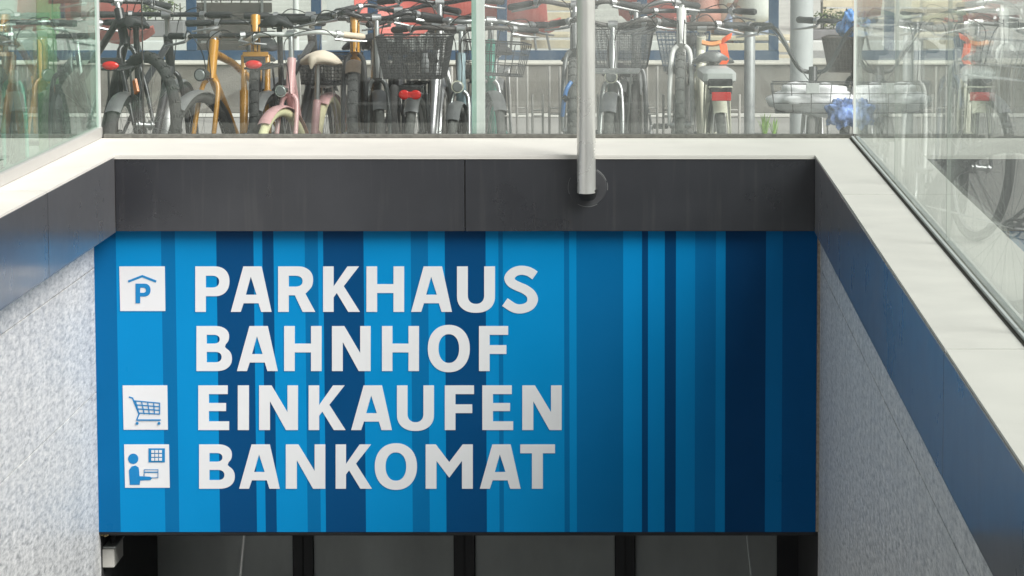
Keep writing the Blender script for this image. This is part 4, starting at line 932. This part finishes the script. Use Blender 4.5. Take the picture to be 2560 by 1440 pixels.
bicycle('white bicycle with dusty knobbly tyre lifted high in the rack', *span(1701, 1708, 15.81, 'front'), pitch=11, frame=M_whitep, fork=M_whitep, tw=.023, tyre=M_tyreg, knob=True, style='mtb', bar=M_brownbar, zb=.84, bw=.29, zs=.74, stand=False, stemm=M_whitep,
        rbasket=(.10, .735, .13, .13, .16, M_blue, True, .75, M_meshg))
bicycle('cream city bicycle with silver battery carrier and red bar reflector', *span(1792, 1745, 15.81, 'rear'), frame=M_creamp, fork=M_creamp, tw=.022, tyre=M_tyreg, mud=M_creamp, mudr='short', style='step', bar=M_brownbar, zb=.95, zg=.965, bw=.31, sweep=.16, zs=.86, sw=.10, saddle=M_greyp, reflector='bar', carrier=M_creamp, battery=True)
bicycle('bicycle with high curved black bar and wire basket at the right glass corner', *span(2030, 2044, 15.71, 'front', .88), s=.88, frame=M_blk, fork=M_alu, tw=.022, tyre=M_tyreg, mud=None, style='step', bar=M_blk, zb=.885, zg=1.105, bw=.385, sweep=.16, zs=.78, headlight=M_chrome,
        fbasket=(1.07, .69, .10, .21, .15, mat('dark_wire', (.12, .12, .12), .4, metal=.6), False, .88), carrier=M_alu, stemm=M_blk)
bicycle('dark bicycle with brown wicker basket just beyond the glass corner', *span(2130, 2190, 16.24, 'front'), frame=M_blk, tw=.022, mud=M_mud, style='step', zb=.99, bw=.29, sweep=.12, zs=.85,
        fbasket=(1.05, .765, .13, .13, .16, mat('wicker', (0.06, 0.045, 0.04), .8, var=.4, vscale=90, bump=.6), True, .78, mat('wicker_wall', (0.05, 0.038, 0.034), .85, var=.5, vscale=120, bump=.8)))
bicycle('white bicycle with green sleeve on its bar beyond the right glass', *span(2285, 2310, 15.84, 'front'), frame=M_whitep, fork=M_whitep, tw=.023, tyre=M_tyreg, mud=M_mud, bar=colm('olive_bar', (140, 150, 120)), zb=1.02, bw=.33, sweep=.14, riser=.03, zs=.88, style='step')
bicycle('dark bicycle with silver wire basket at the far right', *span(2450, 2400, 15.89, 'front'), frame=M_blk, tw=.023, mud=M_alu, zb=1.0, bw=.31, sweep=.14, zs=.9, style='step', steer=20, fbasket=(1.05, .755, .12, .17, .18, M_alu, False, .8), headlight=M_chrome)
bicycle('bicycle with blue frame beyond the right glass, between two others', *span(2372, 2390, 16.29, 'front'), frame=M_blue, tw=.023, mud=M_alu, zb=1.0, bw=.30, sweep=.1, zs=.9)
bicycle('black bicycle nearest the viewer, seen low through the right glass', (1.45, 13.15, 0), 8, frame=M_blk, tyre=M_tyre, tw=.028, mud=M_blkg, zb=1.0, bw=.31, zs=.92, steer=0, style='mtb', rim=mat('dull_rim', (.16, .16, .16), .5))
bicycle('dark bicycle with silver bar behind the left glass', *span(36, 5, 15.94, 'front'), frame=M_blk, fork=M_teal, tw=.026, mud=M_mud, bar=M_chrome, zb=.98, bw=.31, sweep=.1, riser=.02, zs=.9, headlight=M_chrome, style='mtb')
bicycle('black bicycle close to the left glass with a black grip showing', *span(150, 185, 16.54, 'front'), frame=M_blk, tw=.022, mud=M_blkg, zb=.97, bw=.30, zs=.86)
bicycle('dark bicycle of the back row behind the dark rear basket', *span(985, 1000, 16.69, 'rear'), frame=M_blk, tw=.022, zb=1.0, bw=.30, sweep=.1, riser=.03, zs=.86)
bicycle('grey bicycle of the back row right behind the orange ribbon', *span(1725, 1735, 16.64, 'rear'), frame=M_greyp, tw=.022, tyre=M_tyreg, zb=1.0, bw=.30, sweep=.1, zs=.9)

bicycle('white bicycle of the back row behind the round cream headlamp', *span(1098, 1112, 17.05, 'front'), frame=M_whitep, tw=.021, tyre=M_tyreg, mud=M_alu, zb=1.05, bw=.30, sweep=.12, riser=.02, zs=.92, bar=M_blk, style='step')
bicycle('grey bicycle of the back row behind the front carrier', *span(1588, 1600, 17.10, 'front'), frame=M_greyp, tw=.021, tyre=M_tyreg, zb=1.03, bw=.30, sweep=.10, riser=.03, zs=.92, bar=M_alu)

# ------------------------------------------------------------------ loose things on the bikes
def lump(name, label, cat, c, rad, m, amp=.3, fr=3.0, seed=0, res=(48, 32), fine=1.0, fold=0):
    t = thing(name, label, cat, c); b = MB()
    def fn(d):
        if fold: return .72 + amp * (noise.noise(Vector((d.x * fold + seed, d.y * fold, d.z * 1.3))) * 1.1 + .55 * noise.noise(Vector((d.x * fold * 2.4, d.y * fold * 2.4 + seed, d.z * 2.2))))
        v_ = 1 + amp * (noise.noise(d * fr + Vector((seed, 0, 0))) + .5 * abs(noise.noise(d * fr * 2.6 + Vector((seed, 3, 0)))) * 1.6 * fine - .2 + .25 * fine * abs(noise.noise(d * fr * 5 + Vector((seed, 3, 7)))))
        return v_
    b.ell((0, 0, 0), rad, res[0], res[1], fn); b.done('folds', m, t, ang=180); return t
M_bag = mat('white_plastic_bag', (0.78, 0.78, 0.80), .35, var=.03, bump=.1, bscale=40)
M_bluebag = mat('blue_plastic_bag', lin(110, 160, 225), .2, var=.35, vscale=30, bump=.4, bscale=40)
M_bluecl = mat('blue_patterned_cloth', lin(120, 145, 200), .7, var=.75, vscale=26, bump=.3)
q = at(2034, 240, 15.70); lump('carrier_bag', 'crumpled white bag lying in the wire basket', 'bag', (q.x - .01, 15.70, q.z - .012), (.185, .085, .078), M_bag, .34, 1.6, 2, fine=.6)
q = at(2105, 283, 15.60); lump('cloth', 'blue patterned cloth hanging from the wire basket', 'cloth', (q.x, 15.60, q.z), (.085, .04, .078), M_bluecl, .42, 1.5, 5, fold=3.2)
q = at(2128, 62, 16.2); lump('plastic_bag', 'shiny blue plastic bag on top of the wicker basket', 'bag', (q.x + .01, 16.2, q.z), (.085, .08, .09), M_bluebag, .34, 1.6, 9, fold=2.4)
# ribbon of orange fabric round the saddle
q = at(1795, 122, 16.0); t = thing('ribbon', 'bright orange ribbon tied on the grey saddle', 'ribbon', (q.x, 16.0, q.z))
M_neon = mat('neon_orange', lin(255, 98, 30), .6, var=.1)
def strip(b, P, wd, th=.004, axis=Vector((0, 1, 0))):
    P = spline(P, 5); rows = []
    for i, p in enumerate(P):
        tt = (P[min(i + 1, len(P) - 1)] - P[max(i - 1, 0)]).normalized(); nn = axis.cross(tt).normalized() * th / 2; aa = axis * wd / 2
        rows.append([b.v(p - aa - nn), b.v(p + aa - nn), b.v(p + aa + nn), b.v(p - aa + nn)])
    for A, B_ in zip(rows, rows[1:]):
        for i in range(4): j = (i + 1) % 4; b.f([A[i], A[j], B_[j], B_[i]])
    b.f(rows[0][::-1]); b.f(rows[-1])
b = MB(); strip(b, [(-.075, .0, .03), (-.03, -.01, .022), (.01, -.015, .03), (.03, 0, .045), (.052, .01, .055)], .02, .012, Vector((.1, .6, .8)).normalized()); b.done('loop', mat('pale_orange', lin(255, 172, 110), .6), t)
b = MB(); strip(b, [(.022, -.02, .025), (.028, -.03, -.01), (.034, -.03, -.045), (.022, -.032, -.07)], .035, .006, Vector((.95, .3, 0)).normalized()); strip(b, [(.018, -.02, .035), (.04, -.025, .05), (.062, -.02, .062)], .03, .006, Vector((.2, .3, .9)).normalized()); b.done('tail', M_neon, t)
# blue lock sleeve left of the strut
t = thing('cable_lock', 'blue sleeved cable lock hanging left of the steel strut', 'lock', at(1412, 240, 15.70)); q0 = at(1412, 240, 15.70)
b = MB(); b.tube(spline([at(1428, 205, 15.70) - q0, at(1416, 225, 15.68) - q0, at(1410, 255, 15.68) - q0, at(1406, 290, 15.70) - q0], 5), .010, 10); b.done('sleeve', colm('lock_blue', (90, 140, 205)), t)
b = MB(); b.tube([at(1418, 242, 15.67) - q0, at(1409, 250, 15.67) - q0], .014, 10); b.done('clasp', M_blkg, t)
# number tag in the wire basket
q = at(2032, 221, 15.60); t = thing('plate', 'small blank grey plate on the front of the wire basket', 'plate', (q.x, 15.60, q.z)); b = MB(); b.bbox(-.030, .030, -.002, .002, -.024, .024, b=.0015); b.done('plate_body', mat('plate_grey', (0.55, 0.57, 0.56), .5), t)
# bottle seen in the dark basket
q = at(1063, 165, 15.88); t = thing('bottle', 'small white bottle standing in the large dark rear basket', 'bottle', (q.x, 15.88, q.z - .03)); b = MB(); b.tube([(0, 0, 0), (0, 0, .005), (0, 0, .055), (0, 0, .07), (0, 0, .09)], [.016, .018, .018, .012, .012], 14); b.done('bottle_body', M_bag, t)

# ------------------------------------------------------------------ people on the far bench
def skin(name, V, E, rad, m, parent, sub=2, root=0):
    me = bpy.data.meshes.new(name); me.from_pydata(V, E, []); me.materials.append(m)
    o = bpy.data.objects.new(name, me); C.objects.link(o)
    md = o.modifiers.new('skin', 'SKIN'); md.use_smooth_shade = True
    for i, sv in enumerate(me.skin_vertices[0].data):
        r_ = rad[i]; sv.radius = r_ if isinstance(r_, tuple) else (r_, r_); sv.use_root = (i == root)
    ss = o.modifiers.new('sub', 'SUBSURF'); ss.levels = sub; ss.render_levels = sub
    dg = bpy.context.evaluated_depsgraph_get(); dg.update()
    m2 = bpy.data.meshes.new_from_object(o.evaluated_get(dg)); m2.name = name
    bpy.data.objects.remove(o); bpy.data.meshes.remove(me)
    m2.materials.clear(); m2.materials.append(m)
    o2 = bpy.data.objects.new(name, m2); C.objects.link(o2); o2.parent = parent; return o2
M_skin = mat('skin', (0.55, 0.34, 0.25), .5, var=.05)
def person(label, loc, yaw, shirt, trousers, hair, arm=0):
    """seated figure facing +x, hips at the origin's seat height"""
    t = thing('person', label, 'person', loc, (0, 0, R(yaw)))
    sh = .44
    hip = (0, 0, sh + .10)
    V = [hip, (.01, 0, sh + .25), (.02, 0, sh + .42), (.02, 0, sh + .52), (.035, 0, sh + .60), (.05, 0, sh + .70), (.06, 0, sh + .80)]
    Rr = [(.13, .16), (.10, .13), (.12, .16), (.07, .10), (.048, .048), (.075, .068), (.055, .055)]
    E = [(i, i + 1) for i in range(6)]
    def add(par, pts, rr):
        k = par
        for p, r_ in zip(pts, rr): V.append(p); Rr.append(r_); E.append((k, len(V) - 1)); k = len(V) - 1
        return k
    for s_ in (-1, 1):
        add(0, [(.12, s_ * .10, sh + .09), (.44, s_ * .12, sh + .07), (.46, s_ * .12, sh - .12), (.44, s_ * .12, .08), (.50, s_ * .12, .045), (.60, s_ * .13, .035)], [.085, .062, .055, .042, .04, .03])
        k = add(3, [(.02, s_ * .17, sh + .50), (.06, s_ * .21, sh + .27), (.24, s_ * .17, sh + .20), (.30, s_ * .15, sh + .19)], [.052, .042, .033, .028])
        hd = Vector((.34, s_ * .145, sh + .185))
        V.append(tuple(hd)); Rr.append((.020, .034)); E.append((k, len(V) - 1)); pk = len(V) - 1
        for f_ in range(4):
            y_ = (f_ - 1.5) * .019; L_ = (.062, .072, .068, .052)[f_]
            add(pk, [tuple(hd + Vector((.035, y_, .004))), tuple(hd + Vector((.035 + L_ * .55, y_ * 1.05, -.004))), tuple(hd + Vector((.035 + L_, y_ * 1.08, -.018)))], [.0095, .0085, .0075])
        add(pk, [tuple(hd + Vector((.0, -s_ * .035, .0))), tuple(hd + Vector((.035, -s_ * .052, -.006)))], [.011, .009])
    body = skin('body', V, E, Rr, M_skin, t, 2)
    # head features
    b = MB(); hc = Vector((.055, 0, sh + .73)); b.ell(hc, (.092, .074, .115), 20, 14); b.ell(hc + Vector((.092, 0, -.01)), (.016, .012, .024), 8, 6)
    for s_ in (-1, 1): b.ell(hc + Vector((0, s_ * .076, -.005)), (.018, .008, .03), 8, 6)
    b.done('face', M_skin, t, ang=180)
    b = MB()
    for s_ in (-1, 1): b.ell(hc + Vector((.083, s_ * .028, .012)), (.008, .012, .007), 8, 6)
    b.done('eyes', M_blkg, t); b = MB(); b.ell(hc + Vector((.085, 0, -.055)), (.008, .022, .006), 8, 6); b.done('mouth', mat('lips', (.4, .13, .11), .5), t)
    b = MB(); b.ell(hc + Vector((-.022, 0, .025)), (.095, .085, .108), 20, 12, lambda d: 1 + .06 * noise.noise(d * 6)); b.done('hair', hair, t, ang=180)
    # clothes: looser shells over the same skeleton
    SV = [(-.005, 0, sh + .07), (.005, 0, sh + .25), (.02, 0, sh + .42), (.02, 0, sh + .53)]; SR = [(.155, .185), (.125, .155), (.14, .18), (.075, .11)]; SE = [(0, 1), (1, 2), (2, 3)]
    for s_ in (-1, 1):
        k = 3
        for p, r_ in zip([(.02, s_ * .17, sh + .50), (.055, s_ * .21, sh + .30), (.17, s_ * .19, sh + .225)], [.066, .058, .048]): SV.append(p); SR.append(r_); SE.append((k, len(SV) - 1)); k = len(SV) - 1
    skin('shirt', SV, SE, SR, shirt, t, 2)
    TV = [(-.005, 0, sh + .085)]; TR = [(.135, .175)]; TE = []
    for s_ in (-1, 1):
        k = 0
        for p, r_ in zip([(.12, s_ * .10, sh + .09), (.44, s_ * .12, sh + .065), (.465, s_ * .12, sh - .12), (.445, s_ * .12, .12)], [.10, .078, .07, .058]): TV.append(p); TR.append(r_); TE.append((k, len(TV) - 1)); k = len(TV) - 1
    skin('trousers', TV, TE, TR, trousers, t, 2)
    for s_ in (-1, 1):
        b = MB(); b.ell((.52, s_ * .125, .035), (.13, .046, .036), 14, 8); b.done('shoe', M_blkg if arm else M_white, t)
q = at(1884, 60, 27.2)
person('person in white shirt and pale blue trousers sitting on the pale bench', (q.x, 27.2, 0), 128, mat('white_shirt', (0.76, 0.75, 0.70), .8, var=.04), mat('pale_blue_cloth', lin(176, 190, 226), .8, var=.06), mat('brown_hair', (.08, .05, .03), .6), 1)
q = at(1772, 60, 27.2)
person('person in salmon pink top and maroon trousers sitting on the pale bench', (q.x, 27.25, 0), 60, mat('salmon_shirt', lin(226, 164, 150), .8, var=.06), mat('maroon_cloth', lin(140, 60, 70), .8, var=.1), mat('dark_hair', (.03, .025, .02), .6), 0)
